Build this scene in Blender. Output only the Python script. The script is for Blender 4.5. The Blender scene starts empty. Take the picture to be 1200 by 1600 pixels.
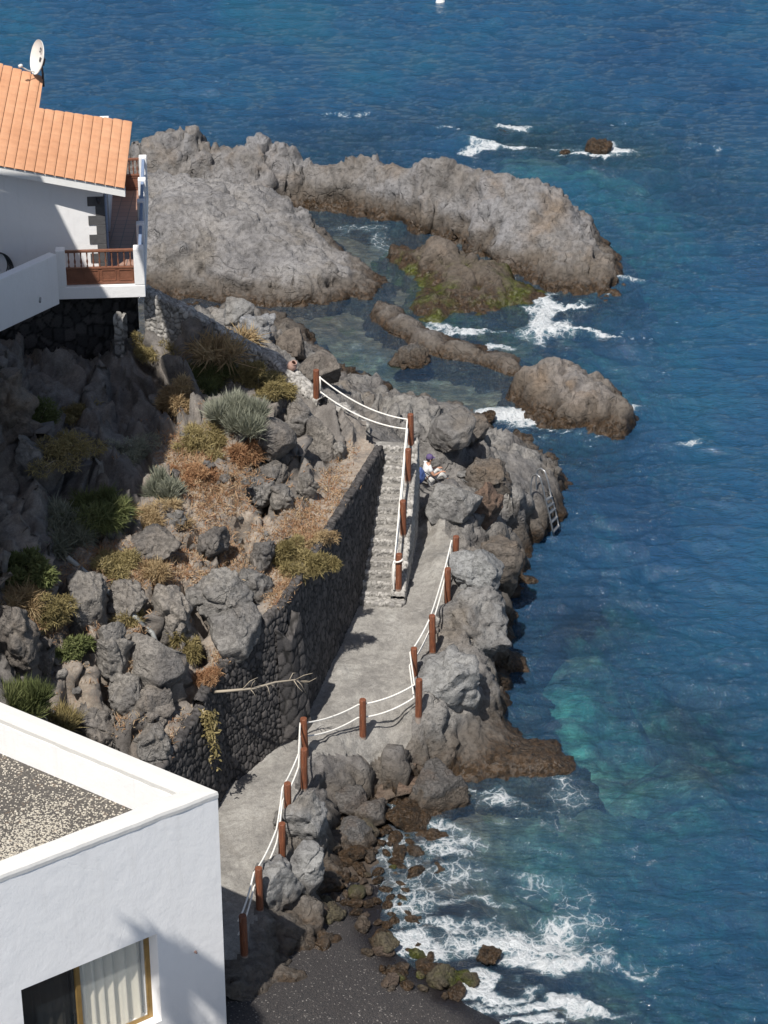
import bpy, bmesh, math, random
import numpy as np
from mathutils import Vector, Matrix
from mathutils.bvhtree import BVHTree
R = math.radians
scn = bpy.context.scene
COL = scn.collection
rnd = random.Random(7)

# ------------------------------------------------------------------ camera
CH, TH, F = 33.0, R(28.0), 3780.0
cd = bpy.data.cameras.new('camera'); cam = bpy.data.objects.new('camera', cd); COL.objects.link(cam)
cam.location = (0, 0, CH); cam.rotation_euler = (R(90) - TH, 0, 0)
cd.sensor_fit = 'VERTICAL'; cd.sensor_height = 36; cd.lens = F/1600*36
cd.clip_start = 0.5; cd.clip_end = 12000
scn.camera = cam
# ------------------------------------------------------------------ light
SUN = Vector((-.26, -.56, 1.0)).normalized()
EL = math.asin(SUN.z); AZ = math.atan2(SUN.x, SUN.y)
w = bpy.data.worlds.new('World'); scn.world = w; w.use_nodes = True
wn = w.node_tree; bg = wn.nodes['Background']
sky = wn.nodes.new('ShaderNodeTexSky'); sky.sky_type = 'NISHITA'; sky.sun_disc = False
sky.sun_elevation = EL; sky.sun_rotation = AZ % (2*math.pi); sky.air_density = 1.0; sky.dust_density = 1.8; sky.ozone_density = 1.2
wn.links.new(sky.outputs[0], bg.inputs[0]); bg.inputs[1].default_value = 0.074
sl = bpy.data.lights.new('sun', 'SUN'); sl.energy = 4.8; sl.angle = R(0.5); sl.color = (1, .955, .89)
so = bpy.data.objects.new('sun', sl); COL.objects.link(so); so.rotation_euler = SUN.to_track_quat('Z', 'Y').to_euler()
scn.view_settings.view_transform = 'Standard'; scn.view_settings.look = 'None'
scn.view_settings.exposure = 0.2; scn.view_settings.gamma = 1

# ------------------------------------------------------------------ pixel helpers (photo pixels, 1200x1600)
cT, sT = math.cos(TH), math.sin(TH)
def ray(px, py):
    x = (px-600)/F; y = (800-py)/F
    return Vector((x, cT + y*sT, -sT + y*cT))
def P(px, py, z):
    d = ray(px, py); t = (z-CH)/d.z
    return Vector((d.x*t, d.y*t, z))
def PY(px, py, Y):
    d = ray(px, py); t = Y/d.y
    return Vector((d.x*t, Y, CH + d.z*t))
def pix(p):
    x, y, z = p[0], p[1], p[2]-CH
    dep = y*cT - z*sT
    return 600 + F*x/dep, 800 - F*(y*sT + z*cT)/dep

# ------------------------------------------------------------------ numpy noise
def _h(ix, iy, iz, seed):
    h = (ix.astype(np.uint32)*np.uint32(374761393) + iy.astype(np.uint32)*np.uint32(668265263)
         + iz.astype(np.uint32)*np.uint32(2246822519) + np.uint32(seed*3266489917 & 0xffffffff))
    h = (h ^ (h >> np.uint32(13)))*np.uint32(1274126177)
    h = (h ^ (h >> np.uint32(16)))*np.uint32(2654435761)
    return h ^ (h >> np.uint32(15))
def _u(h): return (h & np.uint32(0xffffff)).astype(np.float32)/np.float32(16777216)
def perlin(p, seed=0):
    i = np.floor(p).astype(np.int32); f = (p-i).astype(np.float32); u = f*f*f*(f*(f*6-15)+10)
    r = 0
    for dx in (0, 1):
        wx = u[:, 0] if dx else 1-u[:, 0]
        for dy in (0, 1):
            wy = u[:, 1] if dy else 1-u[:, 1]
            for dz in (0, 1):
                wz = u[:, 2] if dz else 1-u[:, 2]
                h = _h(i[:, 0]+dx, i[:, 1]+dy, i[:, 2]+dz, seed)
                gx = (h & np.uint32(1023)).astype(np.float32)/511.5-1
                gy = ((h >> np.uint32(10)) & np.uint32(1023)).astype(np.float32)/511.5-1
                gz = ((h >> np.uint32(20)) & np.uint32(1023)).astype(np.float32)/511.5-1
                r = r + wx*wy*wz*(gx*(f[:, 0]-dx)+gy*(f[:, 1]-dy)+gz*(f[:, 2]-dz))
    return r*1.2
def fbm(p, s, o=4, seed=0, g=.5):
    a = 1; r = 0; q = p/s
    for k in range(o):
        r = r + a*perlin(q+k*17.3, seed+k); a *= g; q = q*2.03
    return r
def worley(p, s, seed=0, jit=.9, second=False):
    q = (p/s); i = np.floor(q).astype(np.int32)
    f1 = np.full(len(p), 9., np.float32); f2 = f1.copy(); idd = np.zeros(len(p), np.float32); pl = idd.copy()
    for dx in (-1, 0, 1):
        for dy in (-1, 0, 1):
            for dz in (-1, 0, 1):
                c = i + np.array([dx, dy, dz], np.int32)
                h = _h(c[:, 0], c[:, 1], c[:, 2], seed)
                ox = ((h & np.uint32(1023)).astype(np.float32)/1023-.5)*jit+.5
                oy = (((h >> np.uint32(10)) & np.uint32(1023)).astype(np.float32)/1023-.5)*jit+.5
                oz = (((h >> np.uint32(20)) & np.uint32(1023)).astype(np.float32)/1023-.5)*jit+.5
                ax, ay, az = c[:, 0]+ox-q[:, 0], c[:, 1]+oy-q[:, 1], c[:, 2]+oz-q[:, 2]
                d = ax**2+ay**2+az**2
                n = d < f1
                if second: pl = np.where(n, ax*((((h*np.uint32(69069)) >> np.uint32(8)) & np.uint32(255)).astype(np.float32)/127.5-1)+ay*((((h*np.uint32(40503)) >> np.uint32(9)) & np.uint32(255)).astype(np.float32)/127.5-1)+az*((((h*np.uint32(9973)) >> np.uint32(10)) & np.uint32(255)).astype(np.float32)/127.5-1), pl)
                f2 = np.where(n, f1, np.minimum(f2, d)); f1 = np.where(n, d, f1)
                idd = np.where(n, _u(h*np.uint32(747796405)), idd)
    return (np.sqrt(f1), np.sqrt(f2), idd, pl) if second else (np.sqrt(f1), np.sqrt(f2), idd)
def sstep(a, b, x):
    t = np.clip((x-a)/(b-a), 0, 1); return t*t*(3-2*t)

# ------------------------------------------------------------------ RBF height interpolation
class RBF:
    def __init__(s, pts, vals, smooth=.12):
        s.p = np.array(pts, float); v = np.array(vals, float)
        if v.ndim == 1: v = v[:, None]
        n = len(s.p)
        A = np.zeros((n+1, n+1))
        D = np.sqrt(((s.p[:, None]-s.p[None])**2).sum(-1)+.02)
        A[:n, :n] = D; A[:n, n] = 1; A[n, :n] = 1
        A[:n, :n] += -np.eye(n)*smooth
        b = np.zeros((n+1, v.shape[1])); b[:n] = v
        s.w = np.linalg.lstsq(A, b, rcond=None)[0]
    def __call__(s, q):
        out = np.empty((len(q), s.w.shape[1]))
        for k in range(0, len(q), 20000):
            qq = q[k:k+20000]
            D = np.sqrt(((qq[:, None]-s.p[None])**2).sum(-1)+.02)
            out[k:k+20000] = D@s.w[:-1] + s.w[-1]
        return out
def dense(line, step=.6):
    out = []
    for a, b in zip(line[:-1], line[1:]):
        a = np.array(a, float); b = np.array(b, float)
        n = max(1, int(np.hypot(*(b-a)[:2])/step))
        for k in range(n): out.append(a+(b-a)*k/n)
    out.append(np.array(line[-1], float)); return [list(x) for x in out]

# ------------------------------------------------------------------ objects, tags
def tag(o, label=None, cat=None, group=None, kind=None):
    if label: o['label'] = label
    if cat: o['category'] = cat
    if group: o['group'] = group
    if kind: o['kind'] = kind
    return o
def empty(name, loc, rz=0):
    o = bpy.data.objects.new(name, None); COL.objects.link(o); o.location = loc; o.rotation_euler = (0, 0, rz)
    o.empty_display_size = .2; return o
def link(name, me, mats=None, parent=None):
    o = bpy.data.objects.new(name, me); COL.objects.link(o)
    if mats:
        for m in (mats if isinstance(mats, (list, tuple)) else [mats]): me.materials.append(m)
    if parent: o.parent = parent
    return o
def mesh_np(name, V, Q, mats, parent=None, smooth=True, attrs=None, mi=None):
    """Q: (n,3) or (n,4) int array"""
    me = bpy.data.meshes.new(name); V = np.asarray(V, np.float32); Q = np.asarray(Q, np.int32)
    k = Q.shape[1]
    me.vertices.add(len(V)); me.vertices.foreach_set('co', V.ravel())
    me.loops.add(Q.size); me.loops.foreach_set('vertex_index', Q.ravel())
    me.polygons.add(len(Q)); me.polygons.foreach_set('loop_start', np.arange(0, Q.size, k, dtype=np.int32))
    me.polygons.foreach_set('loop_total', np.full(len(Q), k, np.int32))
    me.polygons.foreach_set('use_smooth', np.full(len(Q), bool(smooth)))
    if mi is not None: me.polygons.foreach_set('material_index', np.asarray(mi, np.int32))
    me.update(calc_edges=True); me.validate()
    for n, a in (attrs or {}).items():
        a = np.asarray(a, np.float32)
        if a.ndim == 1:
            at = me.attributes.new(n, 'FLOAT', 'POINT'); at.data.foreach_set('value', a)
        else:
            if a.shape[1] == 3: a = np.concatenate([a, np.ones((len(a), 1), np.float32)], 1)
            at = me.attributes.new(n, 'FLOAT_COLOR', 'POINT'); at.data.foreach_set('color', a.ravel())
    return link(name, me, mats, parent)
class MB:
    def __init__(s): s.v = []; s.f = []; s.m = []; s.sm = []
    def poly(s, pts, mi=0, sm=False):
        b = len(s.v); s.v += [tuple(p) for p in pts]; s.f.append(tuple(range(b, b+len(pts)))); s.m.append(mi); s.sm.append(sm)
    def hexa(s, c, mi=0):
        """8 corners: bottom 4 ccw, top 4 ccw"""
        b = len(s.v); s.v += [tuple(p) for p in c]
        for f in ((3, 2, 1, 0), (4, 5, 6, 7), (0, 1, 5, 4), (1, 2, 6, 5), (2, 3, 7, 6), (3, 0, 4, 7)):
            s.f.append(tuple(b+i for i in f)); s.m.append(mi); s.sm.append(False)
    def box(s, c, size, ax=(1, 0, 0), up=(0, 0, 1), mi=0):
        c = Vector(c); x = Vector(ax).normalized(); z = Vector(up).normalized(); y = z.cross(x).normalized(); z = x.cross(y)
        x, y, z = x*size[0]/2, y*size[1]/2, z*size[2]/2
        s.hexa([c-x-y-z, c+x-y-z, c+x+y-z, c-x+y-z, c-x-y+z, c+x-y+z, c+x+y+z, c-x+y+z], mi)
    def prism(s, poly, z0, z1, mi=0):
        n = len(poly); b = len(s.v)
        zz0 = z0 if isinstance(z0, (list, tuple)) else [z0]*n; zz1 = z1 if isinstance(z1, (list, tuple)) else [z1]*n
        s.v += [(p[0], p[1], zz0[i]) for i, p in enumerate(poly)]+[(p[0], p[1], zz1[i]) for i, p in enumerate(poly)]
        s.f.append(tuple(b+i for i in reversed(range(n)))); s.f.append(tuple(b+n+i for i in range(n)))
        s.m += [mi, mi]; s.sm += [False, False]
        for i in range(n):
            j = (i+1) % n; s.f.append((b+i, b+j, b+n+j, b+n+i)); s.m.append(mi); s.sm.append(False)
    def tube(s, pts, r, n=8, mi=0, cap=True):
        pts = [Vector(p) for p in pts]; rr = r if isinstance(r, (list, tuple)) else [r]*len(pts)
        b = len(s.v); prev = None
        for i, p in enumerate(pts):
            t = (pts[min(i+1, len(pts)-1)]-pts[max(i-1, 0)]).normalized()
            if prev is None:
                a = Vector((0, 0, 1)) if abs(t.z) < .9 else Vector((1, 0, 0))
                u = t.cross(a).normalized()
            else: u = (prev - t*prev.dot(t)).normalized()
            prev = u; v = t.cross(u)
            for k in range(n):
                an = 2*math.pi*k/n; s.v.append(tuple(p+(u*math.cos(an)+v*math.sin(an))*rr[i]))
        for i in range(len(pts)-1):
            for k in range(n):
                k2 = (k+1) % n
                s.f.append((b+i*n+k, b+i*n+k2, b+(i+1)*n+k2, b+(i+1)*n+k)); s.m.append(mi); s.sm.append(True)
        if cap:
            s.f.append(tuple(b+k for k in reversed(range(n)))); e = b+(len(pts)-1)*n
            s.f.append(tuple(e+k for k in range(n))); s.m += [mi, mi]; s.sm += [False, False]
    def lathe(s, c, prof, n=16, mi=0, ax=None):
        c = Vector(c); M = Matrix.Identity(3)
        if ax is not None: M = Vector(ax).to_track_quat('Z', 'Y').to_matrix()
        b = len(s.v)
        for r, z in prof:
            for k in range(n):
                an = 2*math.pi*k/n; s.v.append(tuple(c+M@Vector((r*math.cos(an), r*math.sin(an), z))))
        for i in range(len(prof)-1):
            for k in range(n):
                k2 = (k+1) % n; s.f.append((b+i*n+k, b+i*n+k2, b+(i+1)*n+k2, b+(i+1)*n+k)); s.m.append(mi); s.sm.append(True)
    def build(s, name, mats, parent=None, bevel=0):
        me = bpy.data.meshes.new(name); me.from_pydata(s.v, [], s.f)
        me.polygons.foreach_set('material_index', s.m); me.polygons.foreach_set('use_smooth', s.sm); me.update()
        o = link(name, me, mats, parent)
        if bevel:
            md = o.modifiers.new('bevel', 'BEVEL'); md.width = bevel; md.segments = 2; md.limit_method = 'ANGLE'; md.angle_limit = R(40)
        return o

# ------------------------------------------------------------------ materials
class NT:
    def __init__(s, name):
        s.m = bpy.data.materials.new(name); s.m.use_nodes = True; s.t = s.m.node_tree
        s.b = s.t.nodes['Principled BSDF']; s.out = s.t.nodes['Material Output']; s._c = None
    def n(s, typ, **kw):
        nd = s.t.nodes.new('ShaderNode'+typ)
        for k, v in kw.items():
            if k.startswith('i_'):
                key = k[2:]; key = int(key) if key.isdigit() else key
                s.set(nd.inputs[key], v)
            else: setattr(nd, k, v)
        return nd
    def set(s, inp, v):
        if hasattr(v, 'is_output') or hasattr(v, 'links'): s.t.links.new(v, inp)
        else:
            if hasattr(inp.default_value, '__len__') and not hasattr(v, '__len__'): v = [v]*len(inp.default_value)
            if hasattr(inp.default_value, '__len__') and len(inp.default_value) == 4 and len(v) == 3: v = (*v, 1)
            inp.default_value = v
    def co(s):
        if s._c is None: s._c = s.n('NewGeometry').outputs['Position']
        return s._c
    def local(s): return s.n('TexCoord').outputs['Object']
    def mapped(s, co, scale=(1, 1, 1), rot=(0, 0, 0), loc=(0, 0, 0)):
        m = s.n('Mapping'); s.set(m.inputs[0], co); m.inputs['Scale'].default_value = scale; m.inputs['Rotation'].default_value = rot; m.inputs['Location'].default_value = loc
        return m.outputs[0]
    def noise(s, scale, co=None, det=5, rough=.6, dist=0, out='Fac'):
        nd = s.n('TexNoise'); nd.inputs['Scale'].default_value = scale; nd.inputs['Detail'].default_value = det
        nd.inputs['Roughness'].default_value = rough; nd.inputs['Distortion'].default_value = dist
        s.set(nd.inputs['Vector'], co if co is not None else s.co()); return nd.outputs[out]
    def vor(s, scale, co=None, feature='F1', out='Distance', rand=1):
        nd = s.n('TexVoronoi'); nd.feature = feature; nd.inputs['Scale'].default_value = scale; nd.inputs['Randomness'].default_value = rand
        s.set(nd.inputs['Vector'], co if co is not None else s.co()); return nd.outputs[out]
    def ramp(s, fac, stops, interp='LINEAR'):
        nd = s.n('ValToRGB'); cr = nd.color_ramp; cr.interpolation = interp
        while len(cr.elements) < len(stops): cr.elements.new(.5)
        for e, (p, c) in zip(cr.elements, stops):
            e.position = p; e.color = (*c, 1) if hasattr(c, '__len__') else (c, c, c, 1)
        s.set(nd.inputs[0], fac); return nd.outputs[0]
    def mr(s, v, a, b, c=0, d=1, smooth=False):
        nd = s.n('MapRange'); nd.interpolation_type = 'SMOOTHSTEP' if smooth else 'LINEAR'
        s.set(nd.inputs[0], v)
        for i, x in zip((1, 2, 3, 4), (a, b, c, d)): s.set(nd.inputs[i], x)
        return nd.outputs[0]
    def math(s, op, a, b=0, c=0):
        nd = s.n('Math'); nd.operation = op; s.set(nd.inputs[0], a); s.set(nd.inputs[1], b); s.set(nd.inputs[2], c); return nd.outputs[0]
    def mix(s, f, a, b, typ='MIX'):
        nd = s.n('Mix'); nd.data_type = 'RGBA'; nd.blend_type = typ
        s.set(nd.inputs[0], f); s.set(nd.inputs[6], a); s.set(nd.inputs[7], b); return nd.outputs[2]
    def attr(s, name, out='Fac'):
        nd = s.n('Attribute'); nd.attribute_name = name; return nd.outputs[out]
    def bump(s, h, dist=.02, strength=1, normal=None):
        nd = s.n('Bump'); nd.inputs['Strength'].default_value = strength; nd.inputs['Distance'].default_value = dist
        s.set(nd.inputs['Height'], h)
        if normal is not None: s.set(nd.inputs['Normal'], normal)
        return nd.outputs[0]
    def fin(s, col=None, rough=None, nrm=None, metal=None, spec=None):
        if col is not None: s.set(s.b.inputs['Base Color'], col)
        if rough is not None: s.set(s.b.inputs['Roughness'], rough)
        if nrm is not None: s.set(s.b.inputs['Normal'], nrm)
        if metal is not None: s.set(s.b.inputs['Metallic'], metal)
        if spec is not None: s.set(s.b.inputs['Specular IOR Level'], spec)
        return s.m
def z_of(t):
    sp = t.n('SeparateXYZ'); t.set(sp.inputs[0], t.co()); return sp.outputs[2]

def rock_mat(name, c1, c2, c3, wet0=.15, wet1=.9, weed=None, scale=1., pale=None, slope=True):
    t = NT(name)
    a = t.noise(.55*scale, det=6, rough=.6); b = t.noise(2.4*scale, det=6, rough=.55)
    col = t.ramp(a, [(.33, c1), (.5, c2), (.66, c3)])
    col = t.mix(t.mr(b, .38, .85, 0, .8), col, t.mix(.6, col, (.05, .046, .043)), 'MIX')
    sp = t.noise(13*scale, det=5, rough=.65)
    col = t.mix(.28, col, t.ramp(sp, [(.3, .3), (.5, .5), (.7, .72)]), 'OVERLAY')
    if pale:
        col = t.mix(t.mr(t.noise(.42, det=5, rough=.5, dist=.5), .40, .64, 0, .75, True), col, pale)
    oi = t.n('ObjectInfo').outputs['Random']
    col = t.mix(1, col, t.ramp(oi, [(0, (.86, .84, .82)), (.35, (1.12, 1.05, .98)), (.7, (1.0, 1.0, 1.0)), (1, (1.2, 1.19, 1.17))]), 'MULTIPLY')
    col = t.mix(1, col, (.66, .672, .69), 'MULTIPLY')
    gr = t.noise(34, det=3, rough=.7)
    col = t.mix(.45, col, t.ramp(gr, [(.32, .22), (.5, .5), (.68, .8)]), 'OVERLAY')
    crv = t.noise(6.5*scale, det=6, rough=.68)
    col = t.mix(t.mr(crv, .56, .74, 0, .55), col, (.06, .055, .052))
    z = z_of(t)
    zz = t.math('ADD', z, t.math('MULTIPLY', t.math('SUBTRACT', t.noise(1.6, det=6, rough=.7), .5), 1.0))
    band = t.mr(zz, wet0+.35, wet1+.5, 1, 0, True)           # brown tide band
    col = t.mix(t.math('MULTIPLY', band, .75), col, t.mix(b, (.07, .056, .043), (.12, .10, .08)))
    wet = t.mr(zz, wet0-.1, wet0+.45, 1, 0, True)
    wc = t.ramp(t.noise(7, det=6, rough=.75), [(.35, (.012, .010, .008)), (.52, (.05, .032, .018)), (.7, (.09, .055, .03))])
    if weed:
        wc = t.mix(t.mr(t.noise(1.1, det=4), .45, .6), wc, t.ramp(t.noise(9, det=5, rough=.8), [(.35, (.02, .024, .006)), (.6, (.075, .085, .014)), (.75, (.14, .15, .02))]))
    col = t.mix(wet, col, wc)
    rough = t.mr(wet, 0, 1, .92, .32)
    h = t.math('ADD', t.math('MULTIPLY', b, .3), t.math('MULTIPLY', sp, .42))
    h = t.math('ADD', h, t.math('ADD', t.math('MULTIPLY', gr, .28), t.mr(crv, .5, .75, 0, -.9)))
    pit = t.vor(9*scale, t.mix(.1, t.co(), t.noise(4.0, out='Color', det=3)), 'SMOOTH_F1')
    h = t.math('ADD', h, t.math('MULTIPLY', t.mr(pit, 0, .45, -.5, 0), t.mr(t.noise(1.7*scale, det=3), .40, .55)))
    rd = t.math('ABSOLUTE', t.math('SUBTRACT', t.noise(.7*scale, det=3, rough=.45, dist=.3), .5))
    msk = t.mr(t.noise(.9*scale, det=2), .5, .6)
    h = t.math('ADD', h, t.math('MULTIPLY', t.mr(rd, 0, .012, -.8, 0), msk))
    return t.fin(col, rough, t.bump(h, .065, .9), spec=.35)

M = {}
M['rock'] = rock_mat('rock', (.215, .205, .20), (.29, .283, .275), (.275, .245, .21), pale=(.37, .365, .35), wet0=.32)
M['rock_grey'] = rock_mat('rock_grey', (.225, .225, .232), (.29, .29, .295), (.265, .25, .23), pale=(.36, .36, .365), wet0=.1, wet1=.5)
M['rock_brown'] = rock_mat('rock_brown', (.25, .225, .20), (.27, .255, .24), (.285, .23, .18), pale=(.33, .33, .34), wet0=.26, wet1=.6)
M['rock_weed'] = rock_mat('rock_weed', (.17, .145, .12), (.20, .175, .15), (.20, .16, .125), weed=True, wet0=.3, wet1=.5)

def mk_hill():
    t = NT('hillside_earth')
    a = t.noise(.6, det=6); b = t.noise(4, det=8, rough=.72)
    col = t.ramp(a, [(.36, (.155, .143, .133)), (.5, (.21, .195, .18)), (.64, (.25, .22, .19))])
    col = t.mix(t.mr(b, .35, .65, 0, .6), col, (.075, .066, .06))
    sp = t.noise(22, det=4, rough=.8)
    col = t.mix(.5, col, t.ramp(sp, [(.3, .25), (.5, .5), (.7, .8)]), 'OVERLAY')
    pl = t.mr(t.attr('plain'), .2, .8)
    dirt = t.ramp(t.noise(9, det=8, rough=.75), [(.35, (.23, .19, .155)), (.5, (.31, .26, .21)), (.62, (.38, .33, .275)), (.75, (.46, .42, .37))])
    dirt = t.mix(t.mr(t.noise(30, det=3), .6, .72, 0, .8), dirt, (.33, .15, .075))
    col = t.mix(t.math('MULTIPLY', pl, t.mr(t.noise(1.5, det=6, rough=.7), .36, .52)), col, dirt)
    h = t.math('ADD', t.math('MULTIPLY', b, .6), t.math('MULTIPLY', sp, .3))
    return t.fin(col, .93, t.bump(h, .08, .8), spec=.25)
M['hill'] = mk_hill()

def mk_path():
    t = NT('worn_concrete')
    a = t.noise(1.1, det=8, rough=.65, dist=.6); b = t.noise(7, det=8, rough=.75); c = t.noise(45, det=3)
    col = t.ramp(a, [(.33, (.22, .21, .195)), (.5, (.32, .305, .28)), (.67, (.40, .385, .355))])
    col = t.mix(t.mr(b, .42, .68, 0, .65), col, (.15, .14, .13))
    col = t.mix(t.mr(t.noise(.5, det=6, rough=.7, dist=1.), .55, .7, 0, .5), col, (.19, .17, .145))
    sv = t.noise(3.2, t.mapped(t.co(), (1, .35, 1), (0, 0, .5)), det=8, rough=.75)
    col = t.mix(t.mr(sv, .55, .7, 0, .4), col, (.46, .44, .40))
    col = t.mix(.3, col, t.ramp(c, [(.3, .2), (.7, .8)]), 'OVERLAY')
    h = t.math('ADD', b, t.math('MULTIPLY', c, .25))
    return t.fin(col, .9, t.bump(h, .08, .9), spec=.3)
M['path'] = mk_path()

def mk_cob(name, cols, mortar):
    t = NT(name)
    idc = t.attr('cell'); jn = t.attr('joint')
    col = t.ramp(idc, [(0, cols[0]), (.5, cols[1]), (1, cols[2])])
    n = t.noise(25, det=5, rough=.7)
    col = t.mix(.5, col, t.ramp(n, [(.3, .25), (.7, .75)]), 'OVERLAY')
    col = t.mix(t.mr(jn, 0, 1), mortar, col)
    return t.fin(col, .92, t.bump(n, .02, .6), spec=.3)
M['drystone'] = mk_cob('dark_lava_stone', [(.045, .042, .042), (.075, .07, .068), (.11, .10, .095)], (.02, .019, .018))
M['cobble'] = mk_cob('mortared_cobble', [(.22, .21, .20), (.34, .325, .30), (.46, .44, .41)], (.14, .132, .12))

def mk_simple(name, c, rough=.6, bs=None, bd=.004, var=0.0, vs=3, metal=0, spec=.5):
    t = NT(name); col = c
    if var:
        col = t.mix(t.mr(t.noise(vs, det=7, rough=.7), .3, .7), tuple(x*(1-var) for x in c), tuple(min(1, x*(1+var)) for x in c))
    nrm = None
    if bs: nrm = t.bump(t.noise(bs, det=6, rough=.65), bd, 1)
    return t.fin(col, rough, nrm, metal, spec)
def mk_stucco(name, c, stain=(.55, .52, .48)):
    t = NT(name)
    s = t.noise(1.3, t.mapped(t.co(), (1, 1, .35)), det=8, rough=.7)
    col = t.mix(t.mr(s, .5, .8, 0, .22), c, tuple(a*b for a, b in zip(c, (.82, .82, .8))))
    col = t.mix(t.mr(t.noise(11, det=6, rough=.8), .66, .74, 0, .4), col, stain)
    st = t.noise(2.6, t.mapped(t.co(), (2.2, 2.2, .22)), det=8, rough=.7)
    col = t.mix(t.mr(st, .54, .72, 0, .16), col, (.50, .48, .44))
    h = t.math('ADD', t.noise(2.2, det=7, rough=.6), t.math('MULTIPLY', t.noise(30, det=4, rough=.7), .18))
    cr = t.vor(.55, t.mix(.25, t.co(), t.noise(1.2, out='Color', det=6)), 'DISTANCE_TO_EDGE')
    h = t.math('ADD', h, t.math('MULTIPLY', t.mr(cr, 0, .006, -.10, 0), t.mr(t.noise(.8), .52, .6)))
    return t.fin(col, .85, t.bump(h, .03, .55), spec=.3)
M['white'] = mk_stucco('white_stucco', (.84, .835, .83))
M['white_ledge'] = mk_stucco('white_weathered_ledge', (.62, .61, .585), (.40, .38, .33))
M['fascia'] = mk_simple('white_painted_fascia', (.78, .78, .76), .7, 20, .003, .05)
M['grey_block'] = mk_simple('grey_quoin_stone', (.085, .085, .088), .8, 30, .006, .2, 8)
M['wood'] = mk_simple('brown_painted_wood', (.20, .085, .05), .5, 30, .003, .2, 6)
M['rope'] = mk_simple('white_rope', (.74, .72, .67), .8, 60, .004, .15, 20)
M['steel'] = mk_simple('weathered_steel', (.42, .42, .42), .38, 40, .002, .15, 9, metal=.8)
M['grey_pipe'] = mk_simple('grey_plastic_pipe', (.27, .28, .27), .5, 30, .003, .25, 5)
M['hose'] = mk_simple('dark_hose', (.03, .035, .035), .5)
M['dish'] = mk_simple('pale_dish_enamel', (.66, .66, .63), .45, 10, .002, .08, 4)
M['dark'] = mk_simple('dark_plastic', (.03, .03, .035), .5)
M['clay'] = mk_simple('terracotta_clay', (.42, .27, .22), .85, 20, .004, .2, 9)
M['alu'] = mk_simple('dark_frame_metal', (.06, .06, .065), .4, metal=.3)
M['gold'] = mk_simple('bronze_window_frame', (.30, .19, .065), .4, 30, .002, .2, 4, metal=.4)
M['curtain'] = mk_simple('cream_curtain', (.62, .58, .48), .9, 25, .003, .05, 5)
M['skin'] = mk_simple('skin', (.50, .27, .18), .55)
M['shirt'] = mk_simple('white_shirt', (.72, .72, .72), .9, 30, .01, .06, 6)
M['trousers'] = mk_simple('pale_trousers', (.55, .54, .52), .9, 30, .01, .08, 6)
M['cap'] = mk_simple('purple_cap', (.10, .07, .17), .85)
M['bag'] = mk_simple('blue_bag', (.05, .09, .25), .8, 20, .008, .3, 9)
M['shoe'] = mk_simple('dark_shoe', (.05, .05, .06), .7)
M['hair'] = mk_simple('dark_hair', (.04, .03, .025), .8)
M['shadeblue'] = mk_simple('white_paint_in_shade_blue', (.20, .26, .38), .5, 20, .002, .1, 6)  # white rail paint with the blue of its shade put into the colour
def mk_post():
    t = NT('stained_timber_post')
    c = t.mapped(t.local(), (9, 9, 1.2))
    n = t.noise(3, c, det=7, rough=.7)
    col = t.ramp(n, [(.3, (.075, .027, .015)), (.5, (.17, .058, .027)), (.7, (.27, .10, .045))])
    col = t.mix(t.mr(t.noise(3.5, c, det=5, rough=.7), .62, .7, 0, .6), col, (.42, .36, .30))
    zz = t.n('SeparateXYZ'); t.set(zz.inputs[0], t.local())
    col = t.mix(t.mr(zz.outputs[2], .06, 0, 0, .8), col, (.35, .31, .27))
    return t.fin(col, .6, t.bump(n, .01, .8))
M['post'] = mk_post()
def mk_tile():
    t = NT('terracotta_roof_tile')
    n = t.noise(1.5, det=7, rough=.7); m = t.noise(14, det=5, rough=.7)
    col = t.ramp(n, [(.35, (.50, .245, .13)), (.5, (.56, .285, .155)), (.65, (.60, .32, .18))])
    col = t.mix(t.mr(m, .6, .8, 0, .5), col, (.60, .40, .26))
    col = t.mix(t.mr(t.attr('row'), 0, 1, 0, .12), col, (.40, .17, .075))
    return t.fin(col, .85, t.bump(m, .01, .5))
M['tile'] = mk_tile()
def mk_floor():
    t = NT('terrace_floor_tile')
    br = t.n('TexBrick'); t.set(br.inputs['Vector'], t.co()); br.offset = 0; br.inputs['Scale'].default_value = 1
    br.inputs['Brick Width'].default_value = .3; br.inputs['Row Height'].default_value = .3; br.inputs['Mortar Size'].default_value = .012
    t.set(br.inputs['Color1'], (.34, .20, .15)); t.set(br.inputs['Color2'], (.38, .23, .17)); t.set(br.inputs['Mortar'], (.14, .12, .11))
    return t.fin(br.outputs[0], .4)
M['floor'] = mk_floor()
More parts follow.
